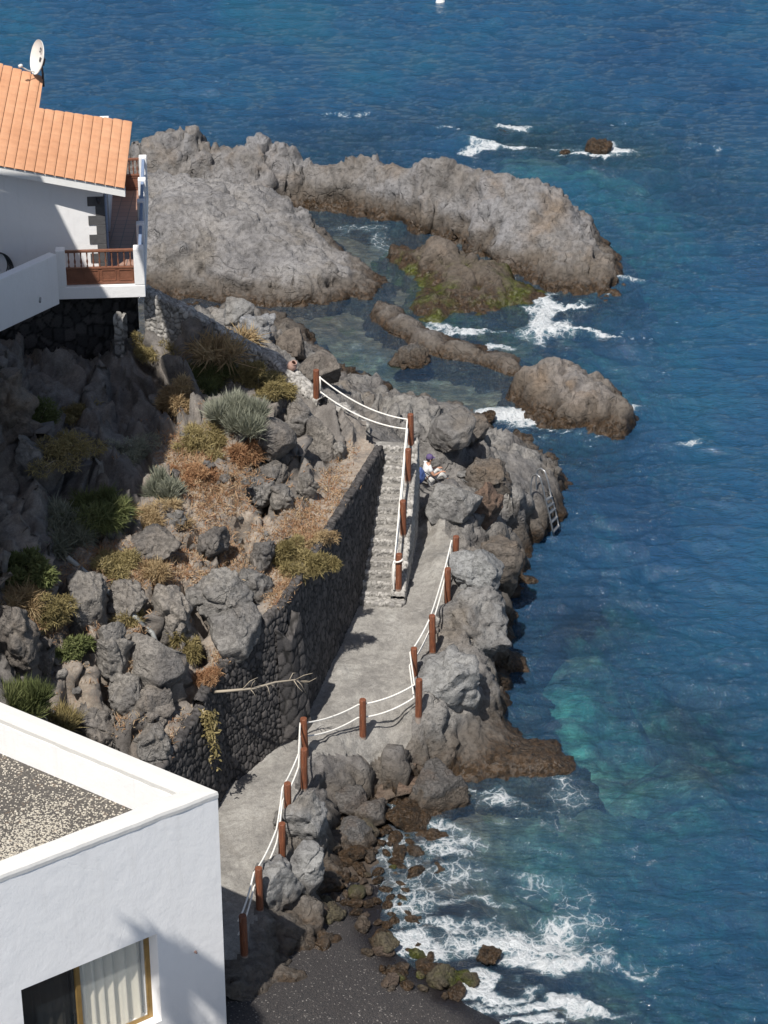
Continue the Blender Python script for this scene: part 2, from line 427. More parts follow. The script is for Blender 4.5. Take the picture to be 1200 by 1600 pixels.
def mk_gravel():
    t = NT('roof_gravel')
    co = t.mix(.02, t.co(), t.noise(20, out='Color', det=2))
    v = t.n('TexVoronoi'); v.inputs['Scale'].default_value = 33; t.set(v.inputs['Vector'], co)
    sp = t.n('SeparateXYZ'); t.set(sp.inputs[0], t.co())
    # dry pale patch of lichen / guano gathers towards the low outlet of the roof
    patch = t.math('ADD', t.math('MULTIPLY', t.mr(sp.outputs[0], -5.2, -7.0, 0, 1), t.mr(t.math('ADD', sp.outputs[1], t.math('MULTIPLY', sp.outputs[0], -.7)), 44.2, 42.4, 0, .6)), t.math('MULTIPLY', t.math('SUBTRACT', t.noise(1.1, det=6), .5), .55))
    sel = t.n('SeparateColor'); t.set(sel.inputs[0], v.outputs['Color'])
    sc = t.math('ADD', sel.outputs[0], patch)
    col = t.ramp(sc, [(.84, (.085, .078, .07)), (.90, (.16, .145, .13)), (.97, (.42, .385, .32)), (1.05, (.52, .48, .40))])
    col = t.mix(t.mr(t.noise(5, det=6, rough=.8), .58, .7, 0, .5), col, (.40, .24, .13))
    h = t.mr(v.outputs['Distance'], 0, .6, 1, 0)
    return t.fin(col, .9, t.bump(h, .02, .9))
M['gravel'] = mk_gravel()
def mk_beach():
    t = NT('black_pebble_sand')
    v = t.n('TexVoronoi'); v.inputs['Scale'].default_value = 38; t.set(v.inputs['Vector'], t.co())
    sel = t.n('SeparateColor'); t.set(sel.inputs[0], v.outputs['Color'])
    col = t.ramp(sel.outputs[0], [(0, (.022, .021, .022)), (.6, (.042, .038, .037)), (.96, (.06, .052, .048)), (.99, (.26, .24, .22))])
    col = t.mix(t.mr(t.noise(1.5, det=5), .4, .65), col, t.mix(.5, col, (.03, .026, .026)))
    wet = t.mr(t.math('ADD', z_of(t), t.math('MULTIPLY', t.noise(1.2, det=4), .12)), .12, .24, 1, 0, True)
    col = t.mix(wet, col, (.016, .014, .015))
    return t.fin(col, t.mr(wet, 0, 1, .75, .15), t.bump(t.mr(v.outputs['Distance'], 0, .6, 1, 0), .02, t and .8))
M['beach'] = mk_beach()
def mk_veg(name, c1, c2, c3, rough=.8, trans=True):
    t = NT(name)
    c = t.ramp(t.attr('tint'), [(0, c1), (.5, c2), (1, c3)])
    c = t.mix(t.mr(t.noise(2.3, det=3), .35, .65, 0, .5), c, c1)
    t.fin(c, rough, spec=.2)
    tr = t.n('BsdfTranslucent'); t.set(tr.inputs[0], c)
    mx = t.n('MixShader'); mx.inputs[0].default_value = .22
    t.t.links.new(t.b.outputs[0], mx.inputs[1]); t.t.links.new(tr.outputs[0], mx.inputs[2]); t.t.links.new(mx.outputs[0], t.out.inputs[0])
    return t.m
M['v_dry'] = mk_veg('dry_straw_foliage', (.27, .185, .10), (.42, .31, .17), (.54, .44, .27))
M['v_olive'] = mk_veg('olive_foliage', (.17, .14, .06), (.30, .245, .11), (.44, .36, .19))
M['v_green'] = mk_veg('green_foliage', (.075, .09, .035), (.14, .165, .06), (.26, .27, .12))
M['v_grey'] = mk_veg('grey_green_foliage', (.18, .19, .14), (.29, .30, .23), (.44, .44, .35))
M['v_rust'] = mk_veg('rust_foliage', (.25, .13, .07), (.38, .21, .11), (.46, .31, .18))
M['v_palm'] = mk_veg('palm_foliage', (.04, .06, .02), (.07, .10, .03), (.10, .13, .05))
M['twig'] = mk_simple('pale_twig', (.36, .31, .24), .9)
M['bark'] = mk_simple('palm_bark', (.17, .12, .085), .95, 12, .05, .3, 6)
#@@TERRAIN
# ------------------------------------------------------------------ landforms
def Wp(x, y, z, a=1.): return ('w', x, y, z, a)
def ctrl_pts(lst, damp=1.):
    out = []
    for c in lst:
        if c[0] == 'w': out.append([c[1], c[2], c[3], c[4]])
        elif c[0] == 'y': p = PY(c[1], c[2], c[3]); out.append([p.x, p.y, p.z, c[4] if len(c) > 4 else damp])
        else: p = P(*c[:3]); out.append([p.x, p.y, p.z, c[3] if len(c) > 3 else damp])
    return out
def in_poly(x, y, poly):
    r = np.zeros(x.shape, bool); n = len(poly)
    for i in range(n):
        x1, y1 = poly[i][:2]; x2, y2 = poly[(i+1) % n][:2]
        if y1 == y2: continue
        c = ((y1 > y) != (y2 > y)) & (x < (x2-x1)*(y-y1)/(y2-y1)+x1)
        r ^= c
    return r
def seg_dist(x, y, line):
    d = np.full(x.shape, 1e9)
    for a, b in zip(line[:-1], line[1:]):
        ax, ay, bx, by = a[0], a[1], b[0], b[1]; L = (bx-ax)**2+(by-ay)**2+1e-9
        t = np.clip(((x-ax)*(bx-ax)+(y-ay)*(by-ay))/L, 0, 1)
        d = np.minimum(d, np.hypot(x-ax-t*(bx-ax), y-ay-t*(by-ay)))
    return d
def ring(poly, off, z, amp=1., step=1.2):
    """points outside a closed plan outline, pushed outward by off"""
    p = np.array([q[:2] for q in poly]); a = 0
    for i in range(len(p)): j = (i+1) % len(p); a += p[i, 0]*p[j, 1]-p[j, 0]*p[i, 1]
    s = 1 if a > 0 else -1; out = []
    d = dense([list(q) for q in p]+[list(p[0])], step)[:-1]; d = np.array(d); n = len(d)
    for i in range(n):
        t = d[(i+1) % n]-d[i-1]; t = t/(np.hypot(*t)+1e-9)
        q = d[i]+s*off*np.array([t[1], -t[0]])
        if not in_poly(q[:1], q[1:], p)[0]: out.append([q[0], q[1], z, amp])
    return out
def pillow(f1, f2, sharp=.3):
    return .62*(1-np.minimum(f1, 1)**2)+.38*sstep(0, sharp, f2-f1)-.62
def displace(V, N, lumps, amp, fine=.05, seed=0, stretch=(1, 1, 1), rot=0.):
    V = V.astype(np.float32)
    c, s = math.cos(rot), math.sin(rot)
    Q = np.stack([V[:, 0]*c+V[:, 1]*s, -V[:, 0]*s+V[:, 1]*c, V[:, 2]], 1)/np.array(stretch, np.float32)
    warp = np.stack([fbm(Q+k*31.7, 1.3, 3, seed+50+k) for k in range(3)], 1).astype(np.float32)
    d = np.zeros(len(V), np.float32)
    lo = np.clip(.62+1.3*fbm(Q, 2.6, 3, seed+80), .15, 1.35)
    for k, lm in enumerate(lumps):
        sc, am = lm[:2]; fc = lm[2] if len(lm) > 2 else 1.25
        W = Q+warp*sc*.55; W = W*np.array([1, 1.25, .8], np.float32) if k == 1 else W
        f1, f2, idd, pl = worley(W.astype(np.float32), sc, seed+k*7, 1.0, True)
        e = f2-f1
        d += am*(.42*pillow(f1, f2, .10 if k else .14)+(fc*pl+(idd-.5)*.22)*sstep(0, .22, e)-.27*(1-sstep(0, .09, e)))*(1 if k == 0 else lo)
    rg_ = 1-np.abs(fbm(Q*np.array([1, 1, 1.6], np.float32), 1.1, 5, seed+85, .55))*2.2
    d += fine*1.9*rg_
    if stretch[0] > 1.5:                                     # ropy wrinkles of the flow
        wr = 1-np.abs(perlin((Q+warp*.9)*np.array([.55, 2.1, 1.2], np.float32), seed+70))*2.6
        wr2 = 1-np.abs(perlin((Q+warp*.5)*np.array([1.6, 5.2, 3], np.float32), seed+71))*2.6
        d += .13*wr*lo+.05*wr2
    d += fbm(Q, .9, 5, seed+90, .55)*fine*2.2 + np.abs(fbm(Q, .28, 3, seed+95, .6))*fine*-.9
    return V + N*(d*amp)[:, None]
def grid_normals(V, nu, nv):
    G = V.reshape(nv, nu, 3); du = np.gradient(G, axis=1); dv = np.gradient(G, axis=0)
    n = np.cross(du, dv).reshape(-1, 3); n /= np.linalg.norm(n, axis=1)[:, None]+1e-9
    return n.astype(np.float32)
def strata(am, step=.3, seed=0):
    def f(D, A):
        z = D[:, 2]; q = D.astype(np.float32); n = fbm(q*np.array([.35, .6, 0], np.float32), .8, 4, 600+seed)*.5+q[:, 0]*.05-q[:, 1]*.03
        u = (z+n)/step; fr = u-np.floor(u); st = np.floor(u)+sstep(.55, .95, fr)
        D[:, 2] = z+am*(st*step-n-z)*sstep(.0, .5, z)
        return D
    return f
BVH = {}
def landform(name, pts, mat, res=.1, lumps=((1.6, .4), (.55, .16)), fine=.05, seed=1, zcut=-1.4, clip=None, warp=.3,
             stretch=(1, 1, 1), rot=0., attrs=None, bbox=None, post=None, split=None):
    pts = np.array(pts); rb = RBF(pts[:, :2], pts[:, 2:4])
    x0, y0 = pts[:, :2].min(0)-.6; x1, y1 = pts[:, :2].max(0)+.6
    if bbox: x0, x1, y0, y1 = max(x0, bbox[0]), min(x1, bbox[1]), max(y0, bbox[2]), min(y1, bbox[3])
    nu = int((x1-x0)/res)+2; nv = int((y1-y0)/res)+2
    X, Y = np.meshgrid(np.linspace(x0, x1, nu), np.linspace(y0, y1, nv)); X = X.ravel(); Y = Y.ravel()
    q = np.stack([X, Y, np.zeros_like(X)], 1).astype(np.float32)
    wx = fbm(q, 1.1, 4, seed+200)*warp; wy = fbm(q+55, 1.1, 4, seed+201)*warp
    am0 = np.clip(rb(np.stack([X, Y], 1))[:, 1], 0, 1.3) if (pts[:, 3].min() < .5) else np.ones_like(X)
    ha = rb(np.stack([X+wx*np.minimum(am0, 1), Y+wy*np.minimum(am0, 1)], 1)); Z = ha[:, 0]; A = np.clip(ha[:, 1], 0, 1.3)
    if 'plain' in (attrs or {}):
        A = A*(1-.72*sstep(.35, .9, attrs['plain'](X, Y, Z)))
        dw = seg_dist(X, Y, [(w.x, w.y) for w in WL[:4]]); A = A*sstep(.35, 1.15, dw)
        zw = np.interp(-Y, [-w.y for w in WL], [w.z for w in WL]); kk = 1-sstep(.35, 1.1, dw); Z = Z*(1-kk)+(zw-.04)*kk
        for gl, dp, wd in GUL: Z = Z-dp*np.exp(-(seg_dist(X+wx*.8, Y+wy*.8, gl)/wd)**2)*sstep(.3, .9, dw)
    V = np.stack([X, Y, Z], 1).astype(np.float32); N = grid_normals(V, nu, nv)
    D = displace(V, N, lumps, A.astype(np.float32), fine, seed, stretch, rot)
    if post is not None: D = post(D, A)
    if name == 'hillside': pass
    idx = np.arange(nu*nv).reshape(nv, nu)
    Q = np.stack([idx[:-1, :-1], idx[:-1, 1:], idx[1:, 1:], idx[1:, :-1]], -1).reshape(-1, 4)
    keep = (Z > zcut)
    if clip is not None: keep &= in_poly(X, Y, clip)
    Q = Q[keep[Q].all(1)]
    if split:
        sn, sp_, sm_ = split; cx = X[Q].mean(1); cy = Y[Q].mean(1); ins = in_poly(cx+fbm(np.stack([cx, cy, cx*0], 1).astype(np.float32), .6, 3, 5)*.25, cy, sp_)
        Q2 = Q[ins]; Qall = Q; Q = Q[~ins]; u2 = np.zeros(len(D), bool); u2[Q2.ravel()] = True; m2 = np.cumsum(u2)-1
        so_ = mesh_np(sn, D[u2], m2[Q2], sm_); tag(so_, kind='structure')
    used = np.zeros(len(D), bool); used[Q.ravel()] = True; mp = np.cumsum(used)-1
    at = {k: f(X, Y, Z)[used] for k, f in (attrs or {}).items()}
    o = mesh_np(name, D[used], mp[Q], mat, attrs=at)
    BVH[name] = (D[used], mp[Q]) if not split else (D, Qall)
    return o
_bv = {}
def bvh(name):
    if name not in _bv:
        v, q = BVH[name]; _bv[name] = BVHTree.FromPolygons(v.tolist(), q.tolist())
    return _bv[name]
def hit(px, py, *names):
    """first surface met by the sight line of a photo pixel"""
    d = ray(px, py).normalized(); best = None
    for n in names:
        h = bvh(n).ray_cast(Vector((0, 0, CH)), d)
        if h[0] is not None and (best is None or h[3] < best[3]): best = h
    return (best[0], best[1]) if best else (None, None)
def drop(x, y, *names):
    best = None
    for n in names:
        h = bvh(n).ray_cast(Vector((x, y, 40)), Vector((0, 0, -1)))
        if h[0] is not None and (best is None or h[0].z > best): best = h[0].z
    return best

# the lava-stone retaining wall line (photo px, py, top z)
WT = [(597, 700, 4.65), (520, 822, 4.9), (445, 942, 5.0), (340, 1050, 4.3), (315, 1105, 4.0), (252, 1200, 3.5), (150, 1330, 3.0)]
WL = [P(*w) for w in WT]
# the wall running from the terrace house down to the first post
UT = [(225, 455, 8.0), (300, 492, 7.4), (420, 560, 6.1), (497, 628, 5.35)]
UL = [P(*w) for w in UT]

# ---- headland with the coast path
HW = [(480, 1500, .3), (500, 1400, .3), (515, 1340, .3), (530, 1280, .3), (575, 1225, .25), (620, 1215, .1), (680, 1228, 0), (760, 1228, 0), (820, 1222, 0), (872, 1200, 0),
      (860, 1170, 0), (810, 1140, 0), (793, 1100, 0), (788, 1060, 0), (786, 1020, 0), (792, 980, 0), (798, 935, 0), (812, 912, 0), (800, 880, 0),
      (828, 850, 0), (866, 820, 0), (884, 790, 0), (888, 755, 0), (868, 722, 0), (820, 695, 0), (770, 672, 0), (740, 655, 0), (700, 643, 0), (650, 632, 0), (605, 608, 0),
      (560, 592, 0), (520, 560, 0), (490, 530, 0), (450, 508, 0), (410, 495, 0), (355, 478, 0), (300, 470, 0), (220, 455, 0)]
HWw = [list(P(*h))[:2] for h in HW]
hl = []
pathpts = [(350, 1500, .9), (400, 1500, .9), (345, 1400, 1.1), (405, 1425, 1.1), (350, 1330, 1.15), (440, 1352, 1.2), (350, 1255, 1.3), (450, 1288, 1.3), (395, 1200, 1.4),
           (475, 1233, 1.4), (440, 1148, 1.5), (478, 1182, 1.5), (490, 1080, 1.6), (567, 1152, 1.55), (520, 1030, 1.7), (600, 1100, 1.6), (656, 1121, 1.6), (580, 1040, 1.7),
           (550, 985, 1.8), (648, 1064, 1.7), (678, 1020, 1.8), (600, 960, 1.85), (640, 990, 1.8), (701, 944, 1.95), (640, 930, 1.9), (650, 880, 2.05), (713, 894, 2.1), (665, 830, 2.2), (700, 850, 2.2)]
hl += [(a, b, c, .17) for a, b, c in pathpts]
# rock edge right of the rope posts, then the drop
hl += [(425, 1435, 1.1), (470, 1345, 1.2), (500, 1290, 1.2), (500, 1235, 1.3), (500, 1190, 1.5), (560, 1172, 1.5), (620, 1150, 1.5), (680, 1120, 1.6),
       (440, 1480, .6), (485, 1400, .55), (505, 1350, .5), (520, 1290, .7), (527, 1235, .8), (560, 1200, .85), (620, 1178, .9), (690, 1145, 1.1), (730, 1120, 1.0),
       (700, 1060, 1.8), (745, 1100, 1.1), (765, 1110, .5), (690, 1030, 1.9), (740, 1010, 1.9), (760, 1060, 1.3), (720, 960, 2.05), (770, 960, 1.6), (770, 1010, 1.4), (745, 900, 2.3), (775, 890, 1.5),
       (722, 860, 2.6), (755, 850, 2.3), (780, 870, .9), (700, 800, 2.6), (660, 800, 2.3), (650, 850, 2.1),
       (730, 760, 2.6), (700, 770, 2.5), (760, 800, 2.0), (790, 850, .9), (690, 740, 2.3, .5), (668, 752, 2.3, .25), (655, 756, 2.3, .25), (690, 757, 2.3, .3), (655, 775, 2.2, .4), (640, 790, 2.1, .3),
       (720, 700, 2.7), (740, 680, 2.3), (690, 690, 3.0), (660, 700, 3.0), (645, 720, 2.6), (760, 730, 2.1), (800, 720, 1.7, .7), (840, 748, 1.35, .3), (862, 752, 1.0, .4), (862, 776, .8, .4), (832, 782, 1.1, .25), (812, 790, 1.5, .5), (800, 830, 1.3), (850, 800, .7, .4),
       (790, 770, 1.9), (755, 695, 1.5), (800, 702, 1.3), (840, 718, 1.3), (738, 672, 1.2),
       (640, 665, 3.6), (645, 645, 3.0), (700, 660, 2.3), (715, 652, 1.4), (600, 640, 2.4), (560, 620, 1.9), (610, 660, 3.7), (580, 650, 3.2), (540, 640, 3.4), (545, 670, 4.2, .3), (570, 675, 4.2, .3), (510, 640, 4.4),
       (640, 690, 3.8, .3), (600, 690, 4.1, .2),
       (470, 600, 2.6), (430, 570, 2.6), (470, 540, 1.3), (440, 525, .9), (520, 590, 1.4), (560, 605, .8), (400, 505, 1.3), (380, 500, 1.5), (350, 490, 1.0), (420, 540, 2.2), (370, 530, 2.6), (300, 490, 2.0), (500, 575, .7), (540, 605, 1.7),
       # weedy shelf at the water
       (800, 1165, .36, .22), (835, 1182, .30, .2), (855, 1194, .22, .2), (760, 1182, .38, .25), (730, 1162, .55, .4), (785, 1138, .45, .3), (780, 1202, .22, .2), (700, 1170, .7), (700, 1195, .3, .4), (650, 1200, .4)]
H = ctrl_pts(hl) + ctrl_pts([Wp(-9, 62, 5.5), Wp(-9, 68, 3), Wp(-9, 73, 1.5), Wp(-6, 63, 4.8), Wp(-6, 68, 2.6), Wp(-4, 62, 4.3), Wp(-13, 60, 5), Wp(-13, 70, 2),
     Wp(-3, 52, 1.5, .1), Wp(-2, 55, 1.9, .1), Wp(-4.4, 47, 1.3, .1), Wp(-5, 44, 1.1, .1), Wp(-6, 42, 1), Wp(-4, 40, .9), Wp(-8, 48, 1.5), Wp(-8, 56, 3), Wp(-3, 59, 4)])
for a in dense([list(P(*h)) for h in HW], .8): H.append([a[0], a[1], a[2]-.12, .9])
H += [p for p in ring(HWw, 1.1, -1.6) if p[1] > 45.8 and not (p[0] < -3 and p[1] < 60)]
ST0, ST1 = P(590, 937, 1.9), P(612, 692, 4.5)
stair_line = [(ST0.x, ST0.y), (ST1.x, ST1.y)]
def head_post(D, A):
    # ground dips below the stair body so the flight stands on its own masonry
    x, y = D[:, 0], D[:, 1]; t = np.clip((y-ST0.y)/(ST1.y-ST0.y), 0, 1)
    cx = ST0.x+(ST1.x-ST0.x)*t; dx = np.abs(x-cx)
    m = (dx < .72) & (y > ST0.y-.2) & (y < ST1.y+.15)
    D[:, 2] = np.where(m, np.minimum(D[:, 2], 1.9+2.6*t-.25), D[:, 2])
    m2 = (x > cx+.55) & (x < cx+1.35) & (y > ST0.y-.1) & (y < ST1.y-.6)
    k = np.clip(1-np.abs(x-cx-.8)/.55, 0, 1)
    D[:, 2] = np.where(m2, D[:, 2]*(1-k)+np.minimum(D[:, 2], 2.0)*k, D[:, 2])
    return D
PATHP = [P(a, b, z)[:2] for a, b, z in [(335, 1500, .9), (335, 1260, 1.3), (390, 1195, 1.4), (432, 1140, 1.5), (475, 1085, 1.6), (500, 1040, 1.7), (545, 985, 1.8), (555, 940, 1.9), (640, 925, 1.9), (645, 880, 2.0), (655, 815, 2.3), (690, 815, 2.4), (706, 850, 2.2),
         (706, 892, 2.1), (694, 945, 1.95), (668, 1022, 1.8), (652, 1062, 1.7), (648, 1122, 1.6), (600, 1140, 1.55), (566, 1156, 1.55), (480, 1186, 1.4), (468, 1240, 1.4), (442, 1295, 1.3), (432, 1360, 1.2), (398, 1430, 1.1), (375, 1500, .9)]]
head = landform('headland', H, M['rock'], res=.075, lumps=((2.3, .5, 1.0), (.8, .24, 1.0), (.28, .07)), fine=.085, seed=3, zcut=-1.3, bbox=(-12, 9, 39, 80), post=head_post, split=('path', PATHP, M['path']))
tag(head, kind='structure')

# ---- hillside
hs = [(250, 475, 7.5), (300, 505, 7.1), (420, 575, 5.9), (490, 640, 5.2), (230, 560, 6.3), (120, 560, 6.4), (30, 560, 6.8), (200, 610, 5.9), (200, 655, 5.7),
      (150, 700, 6.0), (80, 720, 6.2), (280, 600, 6.3), (280, 650, 6.2), (350, 620, 6.1), (340, 560, 6.3), (430, 600, 5.75), (440, 650, 5.4), (330, 700, 6.0), (400, 700, 5.9), (430, 700, 5.6), (410, 740, 5.4), (280, 720, 6.1),
      (430, 780, 5.2), (470, 690, 5.0), (480, 760, 4.9), (520, 690, 4.9), (530, 740, 4.75), (490, 650, 5.2), (510, 720, 4.8), (470, 790, 4.8), (450, 740, 5.0),
      (590, 705, 4.6, .08), (560, 690, 4.6, .15), (560, 720, 4.6, .1), (545, 770, 4.7, .1), (515, 812, 4.8, .1), (500, 780, 4.75, .2), (485, 830, 4.8, .15), (480, 870, 4.85, .1), (450, 925, 4.9, .1), (440, 900, 4.9, .3), (410, 940, 4.75, .2), (400, 980, 4.6, .15), (350, 1035, 4.3, .15), (420, 955, 4.8, .1),
      (330, 760, 5.9), (330, 850, 5.5), (350, 900, 5.2), (420, 870, 5.1), (380, 930, 4.9), (360, 990, 4.5), (300, 1000, 4.7), (250, 950, 5.3), (200, 900, 5.8), (140, 900, 6.0), (100, 850, 6.6), (0, 850, 7.2), (0, 950, 6.6),
      (200, 800, 6.2), (250, 850, 6.0), (260, 770, 6.2), (60, 1000, 6.0), (100, 1050, 5.2), (200, 1050, 4.9), (250, 1065, 4.4), (290, 1050, 4.3), (300, 1120, 3.9, .3), (265, 1180, 3.5, .3), (230, 1170, 3.6), (200, 1150, 3.8), (130, 1120, 4.4), (50, 1080, 5.3), (0, 1080, 5.8),
      (120, 780, 6.5), (40, 780, 7.0), (0, 640, 8.5), (30, 690, 7.4), (60, 760, 6.9), (0, 600, 8.8), (200, 1300, 2.8), (100, 1250, 3.4), (0, 1300, 3.2), (0, 1200, 4.2)]
HS = ctrl_pts(hs) + ctrl_pts([Wp(-14, 62, 5.8), Wp(-10, 61, 5.6), Wp(-7, 61, 5.5), Wp(-6.6, 59.7, 5.9), Wp(-9, 59.5, 6.0), Wp(-12, 59.3, 6.2), Wp(-14, 55, 8.5), Wp(-15, 48, 8.8), Wp(-13, 42, 7.5), Wp(-13, 36, 5), Wp(-8, 38, 3.0), Wp(-6.5, 36, 1.5)])
for a in WL: HS.append([a.x-.15, a.y, a.z-.03, .05])
hill_poly = [(w.x+.02, w.y) for w in WL]+[(-7, 36), (-16, 36), (-16, 63), (UL[0].x-1, 61.5)]+[(u.x, u.y+.05) for u in UL]+[(-.45, 58.3), (-.4, 57.4)]
PL = [(400, 720), (330, 700), (270, 690), (280, 800), (320, 900), (400, 830)]
GUL = [([P(a, b, z)[:2] for a, b, z in g], d, w_) for g, d, w_ in [
    ([(395, 700, 5.6), (412, 745, 5.3), (405, 800, 5.2)], 1.0, .22), ([(445, 735, 5.0), (455, 790, 4.9)], .7, .16), ([(378, 820, 5.4), (395, 880, 5.1), (405, 940, 4.8)], 1.1, .2),
    ([(285, 920, 5.4), (305, 975, 5.0), (325, 1035, 4.5)], 1.0, .2), ([(205, 930, 5.6), (225, 985, 5.2)], .8, .18), ([(160, 1040, 5.0), (195, 1100, 4.4), (235, 1165, 3.8)], 1.0, .22),
    ([(80, 1040, 5.4), (110, 1080, 5.0), (150, 1110, 4.6)], 1.2, .3), ([(255, 1090, 4.2), (290, 1080, 4.2), (335, 1075, 4.1)], 1.0, .22), ([(100, 900, 6.3), (125, 985, 5.7)], .6, .15)]]
def px_of(X, Y, Z):
    dep = Y*cT-(Z-CH)*sT
    return 600+F*X/dep, 800-F*(Y*sT+(Z-CH)*cT)/dep
def plain_attr(X, Y, Z):
    """where dry earth and creeping plants cover the rock: measured along the slope on the ground plan"""
    c = [(P(340, 790, 5.9), 1.9), (P(300, 700, 6.1), 1.4), (P(390, 960, 4.7), .9), (P(470, 830, 4.8), 1.0), (P(520, 760, 4.7), .7), (P(270, 900, 5.6), 1.3), (P(200, 880, 6.), 1.2), (P(60, 940, 6.4), 1.3),
         (P(180, 1000, 5.4), .8), (P(340, 1040, 4.3), .6), (P(275, 1160, 3.7), .6), (P(120, 1100, 4.6), .7), (P(420, 660, 5.8), .8)]
    r = np.zeros_like(X)
    for p, s in c: r = np.maximum(r, np.exp(-((X-p.x)**2+(Y-p.y)**2)/(s*s)))
    r = np.maximum(r, 1-sstep(.5, 1.3, seg_dist(X, Y, [(w.x, w.y) for w in WL[:4]])))
    return r
hill = landform('hillside', HS, M['hill'], res=.07, lumps=((1.35, .85), (.6, .34), (.22, .09)), fine=.075, seed=11, zcut=-9, stretch=(.75, 1.5, 1.7), rot=R(22), clip=hill_poly, bbox=(-16, 1, 35, 63), attrs={'plain': plain_attr}, warp=.35)
tag(hill, kind='structure')
# ---- reefs and skerries further out
def shore(lst): return [list(P(*h))[:2] for h in lst]
def reef(name, water, tops, mat, seed, label, lumps, res=.1, fine=.05, back=(), zring=-1.5, roff=1.1, warp=.3, stretch=(1, 1, 1), rot=0., cat='rock', post=None):
    pts = ctrl_pts(tops)+[list(b) for b in back]
    wl = [(*P(*h)[:2], 0) if len(h) == 3 and h[0] != 'y' else None for h in water]
    wl = []
    for h in water:
        p = PY(h[1], h[2], h[3]) if h[0] == 'y' else P(*h); wl.append([p.x, p.y, p.z])
    for a in dense(wl+[wl[0]], .9)[:-1]: pts.append([a[0], a[1], a[2]-.1, .8])
    pts += ring([w_[:2] for w_ in wl], roff, zring)
    o = landform(name, pts, mat, res=res, lumps=lumps, fine=fine, seed=seed, zcut=-1.3, warp=warp, stretch=stretch, rot=rot, post=post)
    tag(o, label, cat); return o
reef('rock_ridge', [(200, 325, 0), (300, 326, 0), (380, 330, 0), (450, 322, 0), (520, 330, 0), (600, 346, 0), (640, 354, 0), (700, 374, 0), (760, 402, 0), (800, 428, 0), (850, 447, 0), (900, 457, 0), (945, 467, 0),
                    (974, 455, 0), (978, 438, 0), (975, 418, 0), (962, 395, 0), (930, 376, 0), (900, 362, 0), (850, 350, 0), (780, 335, 0), (700, 322, 0), (640, 312, 0), (560, 300, 0), (470, 296, 0), (400, 290, 0), (300, 285, 0), (200, 285, 0)],
     [(205, 198, 2.5), (260, 202, 2.5), (300, 196, 2.6), (318, 214, 2.2), (360, 230, 2.0), (400, 212, 2.4), (440, 216, 2.4), (456, 250, 1.75), (505, 254, 1.7), (545, 242, 1.95), (588, 242, 1.95), (612, 262, 1.75), (645, 272, 1.9), (668, 260, 2.3), (700, 252, 2.5),
      (740, 268, 2.5), (800, 272, 2.6), (850, 288, 2.5), (880, 312, 2.2), (892, 340, 1.7), (918, 350, 1.6), (940, 378, 1.1), (952, 400, .8), (960, 430, .35),
      (215, 250, 1.6), (300, 250, 1.6), (300, 290, 1.0), (390, 270, 1.5), (430, 290, .9), (520, 295, .9), (590, 300, 1.0), (660, 310, 1.3), (740, 330, 1.5), (800, 350, 1.5), (860, 370, 1.3), (900, 400, 1.0), (920, 430, .5), (860, 425, .6), (780, 385, .8), (700, 350, .8)],
     M['rock_brown'], 21, 'long high brown and grey lava ridge shielding the tide pool from the open sea', ((3.4, .5, 1.0), (1.3, .25, .6), (.45, .09, .4)), res=.08, fine=.08, post=strata(.5, .42, 2))
reef('rock_slab', [(200, 445, .15), (240, 452, .1), (300, 466, 0), (380, 474, 0), (450, 477, 0), (520, 474, 0), (545, 462, 0), (575, 466, 0), (600, 488, 0), (625, 505, 0), (660, 528, 0), (700, 546, 0), (760, 558, 0), (812, 574, 0),
                   (812, 562, 0), (765, 545, 0), (700, 528, 0), (655, 508, 0), (625, 480, 0), (603, 455, 0), (585, 432, 0), (545, 405, 0), (510, 372, 0), (480, 348, 0), (450, 335, 0), (400, 322, 0), (300, 318, 0), (200, 318, 0)],
     [(210, 270, 1.6), (250, 262, 1.8), (300, 285, 1.75), (350, 298, 1.5), (400, 292, 1.7), (435, 300, 1.75), (455, 325, 1.1), (475, 350, .8), (230, 330, 1.9), (300, 330, 2.0), (350, 350, 1.85), (420, 340, 1.55), (460, 375, 1.3), (500, 400, 1.0), (540, 425, .8), (570, 445, .5),
      (230, 390, 1.3), (300, 390, 1.4), (370, 390, 1.3), (430, 400, 1.2), (480, 430, .8), (300, 425, .85), (380, 430, .75), (450, 450, .5), (520, 455, .4), (240, 420, .8), (350, 455, .35), (590, 455, .8, .3), (605, 470, .75, .2), (625, 487, .7, .15), (640, 499, .7, .15), (655, 510, .68, .12), (675, 522, .65, .12), (700, 532, .6, .12), (730, 540, .55, .12), (760, 547, .5, .12), (785, 556, .5, .12), (805, 563, .5, .2)],
     M['rock_grey'], 33, 'broad pale grey slab of wrinkled lava between the ridge and the terrace house', ((2.8, .34, .9), (.95, .22, .5), (.36, .06, .2)), res=.075, fine=.07, stretch=(1.8, .8, 1), rot=-.35, post=strata(.75, .24, 1))
reef('rock_islet', [(602, 390, 0), (622, 412, 0), (650, 438, 0), (655, 455, 0), (628, 474, 0), (645, 498, 0), (690, 503, 0), (760, 490, 0), (830, 474, 0), (862, 464, 0), (848, 452, 0), (805, 440, 0), (755, 424, 0), (705, 406, 0), (650, 392, 0), (620, 385, 0)],
     [(632, 382, .45), (680, 374, 1.05, .5), (705, 378, 1.0, .5), (720, 398, .7), (660, 405, .5), (700, 418, .45), (750, 412, .6), (790, 412, .55), (780, 432, .3), (690, 442, .25), (670, 475, .25), (720, 470, .3), (790, 455, .3), (830, 452, .2)],
     M['rock_weed'], 45, 'low rock with a pale hump and mossy green skirt inside the pool', ((1.5, .26), (.6, .18, .8), (.25, .06, .4)), res=.07)
